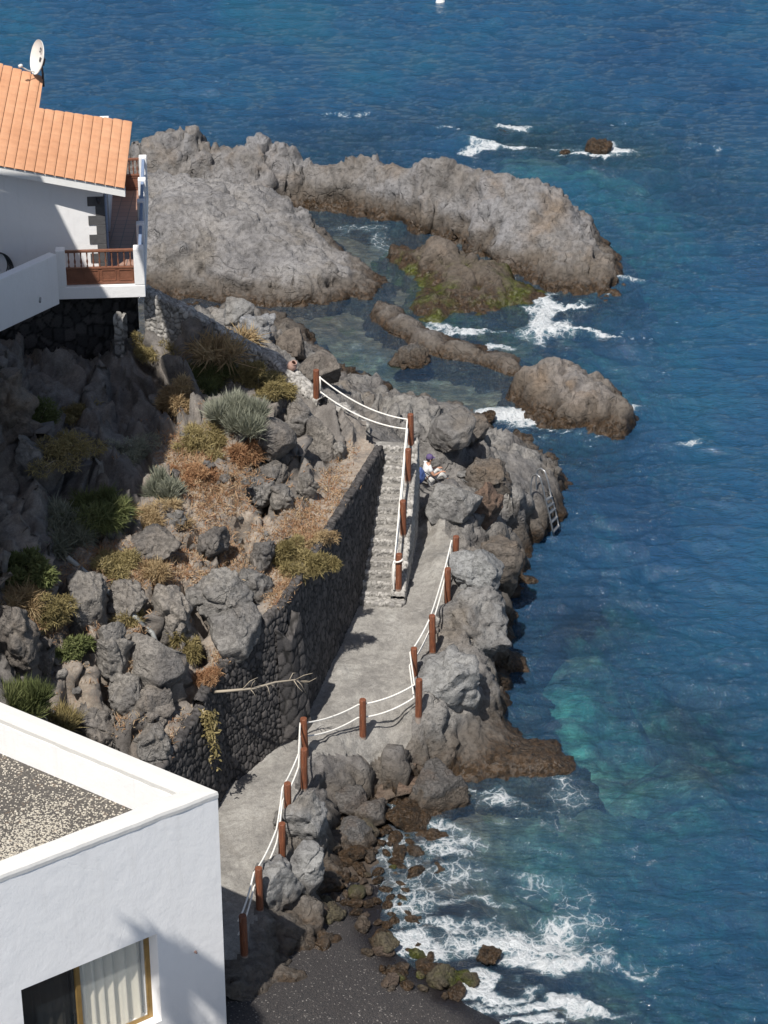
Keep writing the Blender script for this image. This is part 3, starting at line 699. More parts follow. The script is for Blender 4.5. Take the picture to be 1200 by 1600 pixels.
reef('rock_skerry', [(806, 628, 0), (830, 648, 0), (880, 668, 0), (940, 682, 0), (982, 674, 0), (990, 650, 0), (975, 622, 0), (945, 602, 0), (890, 588, 0), (830, 580, 0), (808, 590, 0)],
     [(818, 563, 1.15), (870, 567, 1.25), (910, 578, 1.15), (940, 605, .9), (965, 625, .8), (975, 650, .45), (830, 590, .95), (870, 605, .9), (920, 625, .85), (850, 630, .5), (930, 655, .4)],
     M['rock_brown'], 57, 'flat topped brown rock alone off the tip of the low causeway', ((1.8, .32), (.7, .2, .7), (.3, .06, .3)), res=.07)
# ------------------------------------------------------------------ single boulders
def ico(n):
    bm = bmesh.new(); bmesh.ops.create_icosphere(bm, subdivisions=n, radius=1)
    v = np.array([q.co[:] for q in bm.verts]); f = np.array([[a.index for a in q.verts] for q in bm.faces]); bm.free(); return v, f
ICO = {k: ico(k) for k in (3, 4, 5)}
def boulder_geo(size, seed, sub=5, cuts=13, lump=.12, fine=.045, rz=0., tilt=0.):
    v, f = ICO[sub]; v = v.copy(); rg = np.random.RandomState(seed)
    for k in range(cuts):                                     # flat facets
        n = rg.normal(size=3); n /= np.linalg.norm(n); d = rg.uniform(.5, .85)
        ex = v@n-d; m = ex > 0; v[m] -= np.outer(ex[m], n)*.97
    nr = v/np.linalg.norm(v, axis=1)[:, None]
    V = v*np.array(size)/2*1.3
    N = nr/np.array(size); N /= np.linalg.norm(N, axis=1)[:, None]
    s = max(size); off = rg.uniform(-50, 50, 3)
    V = displace((V+off).astype(np.float32), N.astype(np.float32), ((s*.42, s*lump), (s*.17, s*lump*.35)), 1., fine*s*.6, seed)-off
    c, sn = math.cos(rz), math.sin(rz); ct, st = math.cos(tilt), math.sin(tilt)
    V = V@np.array([[1, 0, 0], [0, ct, -st], [0, st, ct]]).T@np.array([[c, -sn, 0], [sn, c, 0], [0, 0, 1]]).T
    return V, f
def boulder(name, loc, size, seed, mat, label, group=None, cat='boulder', **k):
    V, f = boulder_geo(size, seed, **k)
    o = mesh_np(name, V, f, mat); o.location = loc; return tag(o, label, cat, group)
def on(px, py, *names):
    h, n = hit(px, py, *(names or ('headland', 'hillside')))
    return h
def big(px, py, wpx, hpx, seed, mat, label, z=None, sink=.35, depth=1., rz=0., tilt=0., **k):
    """boulder that fills about wpx x hpx photo pixels around (px, py)"""
    h = on(px, py+hpx*.25) if z is None else P(px, py, z)
    d = (h-Vector((0, 0, CH))).length; wd = wpx/F*d; hh = hpx/F*d
    s = (wd, wd*depth, hh*1.02)
    q = PY(px, py, h.y+wd*depth*.15) if z is None else h
    return boulder('boulder', q, s, seed, mat, label, rz=rz, tilt=tilt, **k)
# ------------------------------------------------------------------ seabed, beach and sea
bed = [(300, 300, .6), (250, 458, .25), (480, 335, .5), (560, 360, .7), (640, 365, .5), (560, 400, .6), (600, 440, .6), (640, 450, .4), (420, 495, .35), (340, 472, .3), (480, 520, .6), (560, 530, .6), (600, 560, .7), (700, 570, .6), (660, 600, .6), (760, 610, .6), (780, 640, .5),
       (560, 500, .45), (790, 590, .5), (720, 500, .9), (780, 500, 1.0), (760, 535, .8), (860, 500, 1.3), (900, 520, 1.6), (850, 540, 1.6), (960, 520, 3.0), (790, 660, 1.5), (860, 700, 2.2), (930, 720, 2.8), (980, 700, 4), (740, 400, .3), (850, 440, .5), (890, 440, .3),
       (920, 640, 2), (1000, 560, 5), (1020, 660, 5), (960, 800, 4.5), (1050, 900, 6.5), (840, 880, 3.6), (860, 930, 3.0), (900, 880, 4.5), (820, 980, 2.6), (800, 1060, 2.2), (870, 1040, 2.3), (900, 1100, 2.4), (830, 1110, 1.9), (960, 1020, 3.0), (930, 970, 1.0), (900, 985, .9), (915, 1000, 1.0), (960, 1060, 3.0),
       (1000, 940, 3.8), (1060, 1050, 3.8), (1050, 1120, 1.0), (1080, 1140, .8), (1100, 1165, .8), (1130, 1200, 1.0), (1060, 1180, 1.2), (1090, 1215, 1.1), (1190, 1150, 3.2), (1190, 1050, 4.6), (1100, 980, 5.5), (1190, 900, 8), (980, 1180, 2.6), (940, 1205, .9), (900, 1210, .8), (990, 1225, 1.0), (960, 1260, 1.6), (880, 1260, .8), (1000, 1290, 2.0), (1050, 1260, 2.2), (1190, 1280, 4),
       (780, 1240, .7), (740, 1260, .45), (700, 1290, .3), (650, 1280, .1), (600, 1260, 0), (750, 1180, .9), (800, 1310, 1.2), (720, 1340, .45), (640, 1350, .12), (560, 1320, -.05), (850, 1370, 1.8), (780, 1400, 1.0), (700, 1420, .35), (640, 1430, .1), (950, 1400, 3.2), (1190, 1450, 4.5), (1000, 1500, 3), (880, 1480, 1.3), (800, 1480, .6), (740, 1490, .28), (680, 1480, .12), (620, 1480, .02),
       (600, 1440, .0), (560, 1400, -.05), (520, 1440, -.18), (560, 1480, -.12), (620, 1530, -.1), (700, 1550, -.03), (760, 1580, .02), (860, 1590, .2), (960, 1590, 1.2), (1100, 1600, 3), (480, 1500, -.3), (420, 1540, -.45), (500, 1600, -.45), (600, 1600, -.3), (700, 1600, -.15), (780, 1610, -.03), (360, 1600, -.6),
       (900, 235, 1.0), (935, 240, .8), (880, 240, .9), (790, 210, .9), (760, 235, 1.3), (1000, 240, 1.2), (1060, 300, 3), (1150, 330, 3), (700, 230, 6), (560, 215, 2.6), (850, 300, 7), (620, 215, 3.5), (500, 170, 8), (300, 150, 8), (1190, 200, 9), (900, 100, 9), (1190, 450, 8), (1190, 650, 8), (1190, 20, 9), (600, 20, 9), (100, 50, 9)]
bp = []
for a, b, c in bed:
    q = P(a, b, 0); bp.append([q.x, q.y, -c, 1])
for x in (-30, -10, 10, 30): bp += [[x, 130, -10, 1], [x, 115, -9, 1]]
bp += [[25, 40, -4, 1], [25, 60, -7, 1], [25, 80, -9, 1], [8, 36, -.8, 1], [2, 36, .2, 1], [-3, 36, .7, 1], [0, 39, .25, 1], [-12, 36, 1, 1], [14, 36, -3, 1], [-30, 80, -2, 1], [-12, 70, -.3, 1], [-4, 44, .5, 1], [-5, 60, -.5, 1], [-2, 52, -.3, 1], [0, 60, -.5, 1]]
bp = np.array(bp); BR = RBF(bp[:, :2], bp[:, 2], smooth=.05)
def bedz(X, Y, detail=True):
    z = BR(np.stack([X, Y], 1))[:, 0]
    q = np.stack([X, Y, np.zeros_like(X)], 1).astype(np.float32)
    am = np.clip((-z)*.45+.04, 0.0, .9)
    f1, f2, _ = worley(q+fbm(q, 1.5, 3, 7)[:, None]*.4, 1.5, 61)
    z = z+am*(pillow(f1, f2)*.75+fbm(q, 2.6, 5, 66)*.8)
    return np.where(z < -.02, np.minimum(z, np.maximum(-.06, BR(np.stack([X, Y], 1))[:, 0]+.0)+am*.6), z) if detail else z
def bed_mesh(name, x0, x1, y0, y1, res, mat, hole=None, dz=0):
    nu = int((x1-x0)/res)+1; nv = int((y1-y0)/res)+1
    X, Y = np.meshgrid(np.linspace(x0, x1, nu), np.linspace(y0, y1, nv)); X = X.ravel(); Y = Y.ravel()
    Z = bedz(X, Y)+dz; idx = np.arange(nu*nv).reshape(nv, nu)
    Q = np.stack([idx[:-1, :-1], idx[:-1, 1:], idx[1:, 1:], idx[1:, :-1]], -1).reshape(-1, 4)
    if hole:
        c = (X > hole[0]) & (X < hole[1]) & (Y > hole[2]) & (Y < hole[3]); Q = Q[~c[Q].all(1)]
    o = mesh_np(name, np.stack([X, Y, Z], 1), Q, mat); BVH[name] = (np.stack([X, Y, Z], 1), Q)
    return tag(o, kind='structure')
def mk_bed():
    t = NT('seabed_rock_and_sand')
    big_ = t.noise(.75, det=8, rough=.7, dist=.5); z = z_of(t)
    # pale sand gathers in the deeper hollows off the path, brown weed covered rock elsewhere
    sp = t.n('SeparateXYZ'); t.set(sp.inputs[0], t.co())
    dx = t.math('MULTIPLY', t.math('SUBTRACT', sp.outputs[0], 4.6), .30); dy = t.math('MULTIPLY', t.math('SUBTRACT', sp.outputs[1], 53.3), .24)
    rr = t.math('SQRT', t.math('ADD', t.math('MULTIPLY', dx, dx), t.math('MULTIPLY', dy, dy)))
    s = t.math('ADD', t.mr(rr, .1, 1.3, .85, 0), t.math('MULTIPLY', t.math('SUBTRACT', big_, .5), 2.2))
    rockc = t.ramp(t.noise(2.2, det=7, rough=.7), [(.32, (.05, .04, .03)), (.47, (.13, .09, .06)), (.56, (.20, .135, .09)), (.7, (.34, .28, .20))])
    rockc = t.mix(t.mr(t.noise(.9, det=4), .6, .7, 0, .6), rockc, t.ramp(t.noise(5, det=6, rough=.8), [(.4, (.04, .045, .012)), (.62, (.13, .14, .03))]))
    s = t.math('MULTIPLY', s, t.mr(z, -1.0, -1.6, 0, 1))
    rockc = t.mix(t.mr(z, -.5, -.1, 0, .75), rockc, (.035, .03, .026))
    col = t.mix(t.mr(s, .25, .85), rockc, t.ramp(t.noise(1.6, det=6), [(.35, (.12, .14, .10)), (.6, (.38, .40, .30))]))
    return t.fin(col, .9, t.bump(t.noise(3, det=6, rough=.7), .15, .8))
M['bed'] = mk_bed()
BH = (-4.6, 3.2, 36.5, 43.9)
bed_mesh('beach', BH[0], BH[1]+.3, BH[2], BH[3]+.3, .05, M['beach'])
bed_mesh('seabed', -32, 34, 34, 132, .2, M['bed'], hole=(BH[0]+.25, BH[1]-.05, BH[2]+.25, BH[3]-.05), dz=-.02)

FOAM = [  # px, py, rx, ry, tilt deg, strength
 (800, 1470, 125, 58, -8, 1.0), (860, 1500, 120, 56, 10, .92), (700, 1440, 100, 42, 0, .72), (640, 1400, 60, 50, 0, .55), (860, 1570, 130, 40, 15, 1.1), (760, 1540, 90, 30, 18, .95), (650, 1475, 60, 30, 20, .95), (740, 1400, 90, 30, 10, .55),
 (980, 1510, 100, 28, 5, .5), (1030, 1500, 60, 22, 0, .45), (900, 1400, 40, 40, 0, .3), (890, 1420, 30, 20, 0, .45), (985, 1330, 30, 30, 0, .3),
 (700, 1300, 90, 45, 30, .55), (620, 1330, 60, 60, 0, .5), (780, 1250, 60, 30, 10, .55), (855, 1170, 35, 18, 10, .7), (880, 1235, 40, 45, 20, .45), (760, 1235, 60, 16, 0, .55), (870, 1290, 60, 30, 0, .25), (690, 1240, 60, 40, 0, .4), (640, 1260, 50, 40, 0, .35), (850, 1330, 100, 30, 20, .3),
 (880, 475, 62, 11, -4, 1.1), (850, 495, 26, 22, 20, 1.1), (880, 515, 70, 9, 6, 1.0), (960, 520, 60, 7, 0, .8), (730, 516, 46, 9, 8, .9), (715, 520, 34, 7, 5, .8), (780, 545, 30, 9, 10, .85), (980, 440, 40, 12, 10, .5), (930, 455, 30, 8, 0, .45), (850, 515, 60, 20, 0, .5), (690, 512, 30, 8, 0, .6),
 (800, 650, 55, 17, 4, 1.0), (760, 640, 30, 10, 0, .9), (840, 665, 60, 14, 8, .65), (790, 680, 40, 14, 8, .45), (870, 675, 70, 8, 5, .5), (940, 688, 50, 6, 0, .45), (1080, 690, 40, 14, -20, .4), (990, 640, 24, 10, 0, .4), (880, 730, 60, 10, 8, .35), (830, 820, 40, 14, 0, .35),
 (800, 205, 32, 8, 4, 1.0), (790, 232, 70, 11, 5, .75), (745, 236, 34, 8, 0, .8), (925, 243, 66, 10, 0, .85), (960, 235, 30, 9, 0, .85), (860, 235, 60, 9, 6, .5), (710, 205, 40, 6, 0, .5), (520, 178, 60, 7, -6, .5), (560, 182, 30, 5, 0, .5), (960, 190, 40, 6, 10, .4), (1070, 215, 90, 5, 12, .35), (640, 235, 60, 6, 6, .35),
 (640, 1390, 70, 60, 0, .55), (610, 1330, 60, 50, 0, .45), (700, 1370, 80, 50, 0, .42), (700, 1330, 60, 30, 20, .6), (660, 1250, 60, 40, 0, .5), (930, 1450, 90, 60, 0, .4), (840, 1380, 70, 50, 0, .38), (800, 1590, 90, 26, 12, 1.0), (560, 360, 90, 14, 12, .32), (640, 600, 70, 30, 0, .2), (560, 560, 60, 20, 0, .22), (600, 390, 30, 20, 0, .3), (500, 120, 80, 7, 0, .2), (1100, 230, 60, 6, 8, .35), (1010, 670, 100, 8, 10, .25)]
def foam_mask(X, Y):
    px, py = px_of(X, Y, np.zeros_like(X)); m = np.zeros_like(X)
    q = np.stack([X, Y, np.zeros_like(X)], 1).astype(np.float32)
    wx = fbm(q, 1.2, 4, 301)*.55; wy = fbm(q+9, 1.2, 4, 302)*.55
    for a, b, rx, ry, an, s in FOAM:
        if b < 800: ry, s = ry*1.5, s*1.18
        c = P(a, b, 0); e = P(a+rx, b, 0); f_ = P(a, b+ry, 0); ux = abs(e.x-c.x); uy = abs(f_.y-c.y)
        c_, s_ = math.cos(R(-an)), math.sin(R(-an))
        dx = X+wx-c.x; dy = Y+wy*1.4-c.y
        # tilt is measured on the water plane
        k = uy/ux
        u = (dx*c_+dy/k*s_)/ux; v = (-dx*s_+dy/k*c_)/ux*(rx/ry)
        m = np.maximum(m, s*np.clip(1.25-np.sqrt(u*u+v*v)*1.0, 0, 1)**.8)
    return m
def sea_mesh():
    rows = [-60, -20, 5, 20, 28, 33, 36]; y = 37.0
    while y < 128: rows.append(y); y += .075*(y/45)**1.35
    while y < 9000: rows.append(y); y *= 1.035 if y < 400 else 1.25
    rows = np.array(rows); nu = 560
    u = np.concatenate([[-300, -60, -12, -4, -2, -1.4], np.linspace(-1.12, 1.12, nu), [1.4, 2, 4, 12, 60, 300]])
    hw = np.clip(.168*(rows*.883+15), 6, 26)
    X = (hw[:, None]*u[None]).ravel(); Y = np.repeat(rows, len(u)); nu = len(u); nv = len(rows)
    rg = np.random.RandomState(5)
    inside = (np.abs(np.tile(u, nv)) <= 1.13) & (Y > 36.5) & (Y < 240)
    x, yv = X[inside], Y[inside]
    bz = np.full(len(X), -12.); bz[inside & (Y < 131)] = bedz(X[inside & (Y < 131)], Y[inside & (Y < 131)], True)
    dep = -bz[inside]
    calm = sstep(.0, 2.2, dep)*.8+.2
    px, py = px_of(x, yv, 0*x)
    slick = 1-.6*np.exp(-(((px-570)/110)**2+((py-222)/24)**2))          # smoother water over the shoal beyond the ridge
    h = np.zeros(len(x)); dxh = h.copy(); dyh = h.copy()
    q = np.stack([x, yv, 0*x], 1).astype(np.float32)
    grp = .75+.7*fbm(q, 6, 2, 400)
    wxx = fbm(q, 3.5, 2, 401)*.5; wyy = fbm(q, 3.5, 2, 402)*.5
    for k in range(100):
        L = .27*(2.6/.27)**(rg.rand()**1.35) ; an = R(-98)+rg.normal()*.5
        a = .0066*L**.95*(.6+.8*rg.rand()); K = 2*math.pi/L
        cx, cy = math.cos(an), math.sin(an); ph = K*((x+wxx)*cx+(yv+wyy)*cy)+rg.rand()*6.28
        h += a*np.sin(ph)
        dxh += a*cx*np.cos(ph)*.8; dyh += a*cy*np.cos(ph)*.8
    for L, a, an in ((7.5, .035, -1.9), (11, .05, -1.6), (5.2, .028, -2.15), (16, .05, -1.75)):
        ph = 2*math.pi/L*(x*math.cos(an)+yv*math.sin(an))+rg.rand()*6; h += a*np.sin(ph)
    fm = foam_mask(x, yv)
    fh = np.abs(fbm(q, .55, 5, 410, .6))*.34*np.clip(fm-.45, 0, 1)*sstep(.1, .7, dep)
    g = grp*calm*slick
    Z = np.zeros(len(X)); Z[inside] = h*g*1.35+fh
    X2, Y2 = X.copy(), Y.copy(); X2[inside] += dxh*g*.85; Y2[inside] += dyh*g*.85
    d = np.clip(Z-bz, 0, 30)
    turb = np.zeros(len(X)); turb[inside] = fm
    T = np.stack([np.exp(-d*.62), np.exp(-d*.235), np.exp(-d*.215)], 1)
    foam = np.zeros(len(X)); foam[inside] = fm
    shoreline = np.zeros(len(X)); shoreline[inside] = np.exp(-np.clip(dep, 0, 9)/.25)
    foam = np.maximum(foam, shoreline*.25*(Y < 47))
    idx = np.arange(nu*nv).reshape(nv, nu)
    Q = np.stack([idx[:-1, :-1], idx[:-1, 1:], idx[1:, 1:], idx[1:, :-1]], -1).reshape(-1, 4)
    # no sheet of water inside the land
    kp = ~((bz > .12) & inside); Q = Q[kp[Q].any(1)]
    t = NT('sea_water')
    tc = t.attr('trans', 'Color'); fo = t.attr('foam'); co = t.co()
    # broad colour patches of the water body: weedy bottom darker and bluer, sand greener
    p = t.noise(.11, t.mapped(co, (1, .55, 1)), det=5, rough=.6)
    deep = t.ramp(p, [(.34, (.006, .046, .116)), (.5, (.008, .062, .142)), (.66, (.009, .082, .150))])
    inv = t.mix(1, (1, 1, 1), tc, 'SUBTRACT')
    sc = t.mix(1, t.mix(1, deep, inv, 'MULTIPLY'), (.009, .017, .030), 'ADD')
    w1 = t.noise(2.9, t.mapped(co, (.8, 2.2, 1), (0, 0, .17)), det=4, rough=.6, dist=.4)
    w2 = t.noise(10, t.mapped(co, (1, 1.7, 1), (0, 0, -.2)), det=4, rough=.6)
    hgt = t.math('ADD', w1, t.math('MULTIPLY', w2, .42))
    nrm = t.bump(hgt, .085, 1)
    dif = t.n('BsdfDiffuse'); t.set(dif.inputs[0], sc); t.set(dif.inputs['Normal'], t.bump(hgt, .18, 1))
    trn = t.n('BsdfTransparent'); t.set(trn.inputs[0], tc)
    add = t.n('AddShader'); t.t.links.new(dif.outputs[0], add.inputs[0]); t.t.links.new(trn.outputs[0], add.inputs[1])
    gl = t.n('BsdfGlossy'); gl.inputs['Roughness'].default_value = .07; t.set(gl.inputs['Normal'], nrm)
    fr = t.n('Fresnel'); fr.inputs[0].default_value = 1.42; t.set(fr.inputs['Normal'], nrm)
    m1 = t.n('MixShader'); t.t.links.new(fr.outputs[0], m1.inputs[0]); t.t.links.new(add.outputs[0], m1.inputs[1]); t.t.links.new(gl.outputs[0], m1.inputs[2])
    # foam: lacy threads that close up into white water where the mask is strong
    wv = t.n('VectorMath'); wv.operation = 'SCALE'; wv.inputs['Scale'].default_value = .55
    nc = t.noise(1.5, det=6, rough=.65, out='Color'); t.set(wv.inputs[0], nc)
    ad = t.n('VectorMath'); ad.operation = 'ADD'; t.set(ad.inputs[0], co); t.set(ad.inputs[1], wv.outputs[0])
    flat = t.mapped(ad.outputs[0], (1, .8, 0))
    l1 = t.vor(3.2, flat, 'DISTANCE_TO_EDGE'); l2 = t.vor(10, flat, 'DISTANCE_TO_EDGE'); l3 = t.noise(8, det=8, rough=.78)
    big_ = t.noise(.9, det=5, rough=.65)
    ff = t.math('ADD', fo, t.math('MULTIPLY', t.math('SUBTRACT', big_, .5), .9))
    th1 = t.mr(l1, 0, .20, 1, 0); th2 = t.mr(l2, 0, .26, 1, 0)
    lace = t.math('MAXIMUM', th1, t.math('MULTIPLY', th2, .75))
    s = t.math('ADD', t.math('MULTIPLY', lace, .6), t.math('MULTIPLY', l3, .75))
    s = t.math('ADD', s, t.math('MULTIPLY', ff, 1.25))
    fa = t.mr(s, 1.18, 1.74, 0, .97, True)
    fa = t.math('MULTIPLY', fa, t.mr(fo, .04, .16))
    fa = t.math('MULTIPLY', fa, t.mr(l3, .28, .5, .45, 1))
    fd = t.n('BsdfDiffuse'); t.set(fd.inputs[0], (.80, .83, .85)); t.set(fd.inputs['Normal'], t.bump(t.math('ADD', s, l3), .16, .8))
    milk = t.n('BsdfDiffuse'); t.set(milk.inputs[0], (.16, .30, .36)); 
    m15 = t.n('MixShader'); t.set(m15.inputs[0], t.math('MULTIPLY', t.mr(ff, .2, 1.1), .5)); t.t.links.new(m1.outputs[0], m15.inputs[1]); t.t.links.new(milk.outputs[0], m15.inputs[2])
    m2 = t.n('MixShader'); t.set(m2.inputs[0], fa); t.t.links.new(m15.outputs[0], m2.inputs[1]); t.t.links.new(fd.outputs[0], m2.inputs[2])
    t.t.links.new(m2.outputs[0], t.out.inputs[0])
    o = mesh_np('sea', np.stack([X2, Y2, Z], 1), Q, t.m, attrs={'trans': T, 'foam': foam})
    return tag(o, kind='structure')
sea_mesh()
# ------------------------------------------------------------------ masonry
def stone_grid(G, nrm, cell, amp, seed, stretch=(1, 1, 1)):
    """displace a (nv,nu,3) grid outward in rounded stones; returns V, cell id, joint mask"""
    V = G.reshape(-1, 3).astype(np.float32); q = V/np.array(stretch, np.float32)
    q = q+np.stack([fbm(q+9*k, cell*2, 2, seed+k) for k in range(3)], 1)*cell*.25
    f1, f2, idd = worley(q, cell, seed, .8)
    j = sstep(.02, .16, f2-f1)
    d = amp*(j*.7+.5*(1-np.minimum(f1, 1)**2)+.35*(idd-.5)) + fbm(q, .09, 3, seed+30)*amp*.3
    return V+nrm.reshape(-1, 3)*d[:, None], idd, j
def stone_wall(name, line, base, thick, side, mat, seed, label, cell=.2, amp=.06, res=.035, stretch=(1, 1, 1.25), top_flat=True, batter=.08, cat='wall', rag=.05):
    """line: [(x,y,ztop)], side=+1: stones face to the left-hand normal (-ty,tx) else the other way"""
    pts = [Vector((p[0], p[1], p[2])) for p in line]; L = [0]
    for a, b in zip(pts[:-1], pts[1:]): L.append(L[-1]+(b.xy-a.xy).length)
    n = int(L[-1]/res)+1; s = np.linspace(0, L[-1], n)
    x = np.interp(s, L, [p.x for p in pts]); y = np.interp(s, L, [p.y for p in pts]); zt = np.interp(s, L, [p.z for p in pts])
    zb = np.interp(s, L, base) if isinstance(base, (list, tuple)) else np.full(n, base)
    zt = zt+fbm(np.stack([s, s*0, s*0+seed], 1).astype(np.float32), .5, 3, seed)*rag
    tx = np.gradient(x); ty = np.gradient(y); k = np.ones(9)/9
    tx = np.convolve(np.pad(tx, 4, 'edge'), k, 'valid'); ty = np.convolve(np.pad(ty, 4, 'edge'), k, 'valid')
    ln = np.hypot(tx, ty); nx, ny = -ty/ln*side, tx/ln*side
    hmax = (zt-zb).max(); nv = max(6, int(hmax/res)); nt = max(4, int(thick/res))
    rows, nr = [], []
    for j in range(nv+1):
        f = j/nv; z = zb+(zt-zb)*f; o = (1-f)*batter*(zt-zb)
        rows.append(np.stack([x+nx*o, y+ny*o, z], 1)); a = .25 if j == nv else 0
        v = np.stack([nx, ny, nx*0+a*3], 1); nr.append(v/np.linalg.norm(v, axis=1)[:, None])
    for j in range(1, nt+1):
        o = -thick*j/nt; rows.append(np.stack([x+nx*o, y+ny*o, zt], 1)); nr.append(np.tile([0, 0, 1.], (n, 1)))
    for j in range(1, nv//2+1):
        rows.append(np.stack([x-nx*thick, y-ny*thick, zt-(zt-zb)*j/nv], 1)); nr.append(np.stack([-nx, -ny, nx*0], 1))
    G = np.stack(rows); Nn = np.stack(nr)
    V, idd, jn = stone_grid(G, Nn, cell, amp, seed, stretch)
    nvv = len(rows); idx = np.arange(nvv*n).reshape(nvv, n)
    Q = np.stack([idx[:-1, :-1], idx[:-1, 1:], idx[1:, 1:], idx[1:, :-1]], -1).reshape(-1, 4)
    if side > 0: Q = Q[:, ::-1]
    # end caps as fans of the profile
    o = mesh_np(name, V, Q, mat, attrs={'cell': idd, 'joint': jn})
    BVH[name] = (V, Q)
    return tag(o, label, cat)
w0, w1, w2, w3, w4, w5 = [WL[0], WL[2], WL[3], WL[4], WL[5], WL[6]]
stone_wall('retaining_wall', [(WL[0].x, WL[0].y+.1, WL[0].z), tuple(WL[1]), tuple(WL[2])], [1.6, 1.4, 1.0], .16, 1, M['drystone'], 71, 'tall dark lava stone retaining wall rising beside the cobbled stairs', cell=.14, amp=.035, res=.028, stretch=(1, 1, 1.5))
pw = (WL[2]-WL[1]).xy.normalized()
stone_wall('retaining_wall', [(w1.x+.32, w1.y+.15, w1.z-.35), (w1.x+.12, w1.y-.28, w1.z-.9), (w1.x-.2, w1.y-.42, w1.z-.5)], .9, .3, 1, M['drystone'], 72, 'narrow buttress of dark stone where the tall retaining wall turns', cell=.26, amp=.03, cat='buttress')
stone_wall('retaining_wall', [tuple(w1), tuple(w2), (w3.x, w3.y, w2.z-.15)], [.9, .8, .7], .18, 1, M['drystone'], 73, 'sunlit middle stretch of dark lava cobble retaining wall behind the bare branch', cell=.135, amp=.045, res=.026, stretch=(1, 1, 1.4))
stone_wall('retaining_wall', [(w3.x+.05, w3.y-.02, w3.z), tuple(w4), tuple(w5)], [.7, .6, .5], .2, 1, M['drystone'], 74, 'lowest shaded stretch of dark lava cobble retaining wall next to the flat roofed building', cell=.15, amp=.045, res=.03)
stone_wall('garden_wall', [tuple(u) for u in UL], [6.2, 5.9, 4.9, 4.55], .38, -1, M['cobble'], 75, 'pale topped cobble wall sloping down from the terrace house to the first rope post', cell=.13, amp=.045, batter=.05, res=.026)
stone_wall('support_wall', [(-14, 60.3, 7.95), (-6.7, 60.5, 7.95)], 4.5, .4, -1, M['drystone'], 76, 'shaded rubble stone wall holding up the house terrace', cell=.28, res=.05)
p_ = PY(186, 497, 58.9)
stone_wall('stone_pillar', [(p_.x-.14, 58.9, p_.z), (p_.x+.12, 58.86, p_.z)], 6.0, .3, -1, M['cobble'], 77, 'narrow pillar of pale stones catching the sun under the house terrace', cell=.2, batter=.02, cat='pillar')

# ---- cobbled stairs
NST = 15; rise = 2.6/NST; SW = .78
def stairs():
    root = empty('cobbled_stairs', (ST0.x, ST0.y, 1.9))
    tag(root, 'long narrow flight of cobble edged concrete steps with a stone curb', 'stairs')
    d = Vector((ST1.x-ST0.x, ST1.y-ST0.y, 0)); run = d.length/NST; f = d.normalized(); r = Vector((f.y, -f.x, 0))
    for i in range(NST):
        z0 = 1.9+i*rise; z1 = z0+rise; o = Vector((ST0.x, ST0.y, 0))+f*run*i
        us = np.linspace(-SW/2-.02, SW/2, 30); prof = [(0, z0-.12+k*(rise+.12)/9) for k in range(10)]+[(run*k/9, z1) for k in range(1, 11)]
        G = np.array([[[o.x+r.x*u+f.x*p[0], o.y+r.y*u+f.y*p[0], p[1]] for u in us] for p in prof])
        Nn = np.array([[[-f.x, -f.y, 0] if k < 9 else ([-f.x*.7, -f.y*.7, .7] if k < 11 else [0, 0, 1]) for u in us] for k, p in enumerate(prof)], float)
        V, idd, jn = stone_grid(G, Nn, .085, .028, 100+i)
        fl = np.repeat(np.array([1 if k > 11 else 0 for k in range(len(prof))]), len(us))
        V = np.where(fl[:, None] > 0, G.reshape(-1, 3)+np.array([0, 0, .012])+fbm(V, .2, 3, 5)[:, None]*np.array([0, 0, .012]), V)
        idx = np.arange(len(V)).reshape(len(prof), len(us)); Q = np.stack([idx[:-1, :-1], idx[:-1, 1:], idx[1:, 1:], idx[1:, :-1]], -1)
        mi = np.repeat((np.arange(len(prof)-1) > 11).astype(int), len(us)-1)
        V = V-np.array(root.location)
        mesh_np('step', V, Q.reshape(-1, 4), [M['cobble'], M['path']], root, attrs={'cell': idd, 'joint': jn}, mi=mi)
    # curb on the seaward side carrying the posts
    c0 = Vector((ST0.x, ST0.y, 0))+r*(SW/2+.30)-f*.12; c1 = Vector((ST1.x, ST1.y, 0))+r*(SW/2+.30)+f*.1
    n = 9; line = []
    for k in range(n):
        a = c0+(c1-c0)*(k/(n-1)); line.append((a.x, a.y, 1.9+.18+2.55*k/(n-1)))
    cb = stone_wall('curb', line, .9, .32, -1, [M['cobble']], 99, None, cell=.1, amp=.03, res=.025, stretch=(1, 1, 1), batter=.02, rag=.06)
    if 'category' in cb: del cb['category']
    cb.parent = root; cb.matrix_parent_inverse = Matrix.Translation(-root.location)
    return root, cb, c0, c1, r, f
stair_root, curb, c0, c1, st_r, st_f = stairs()
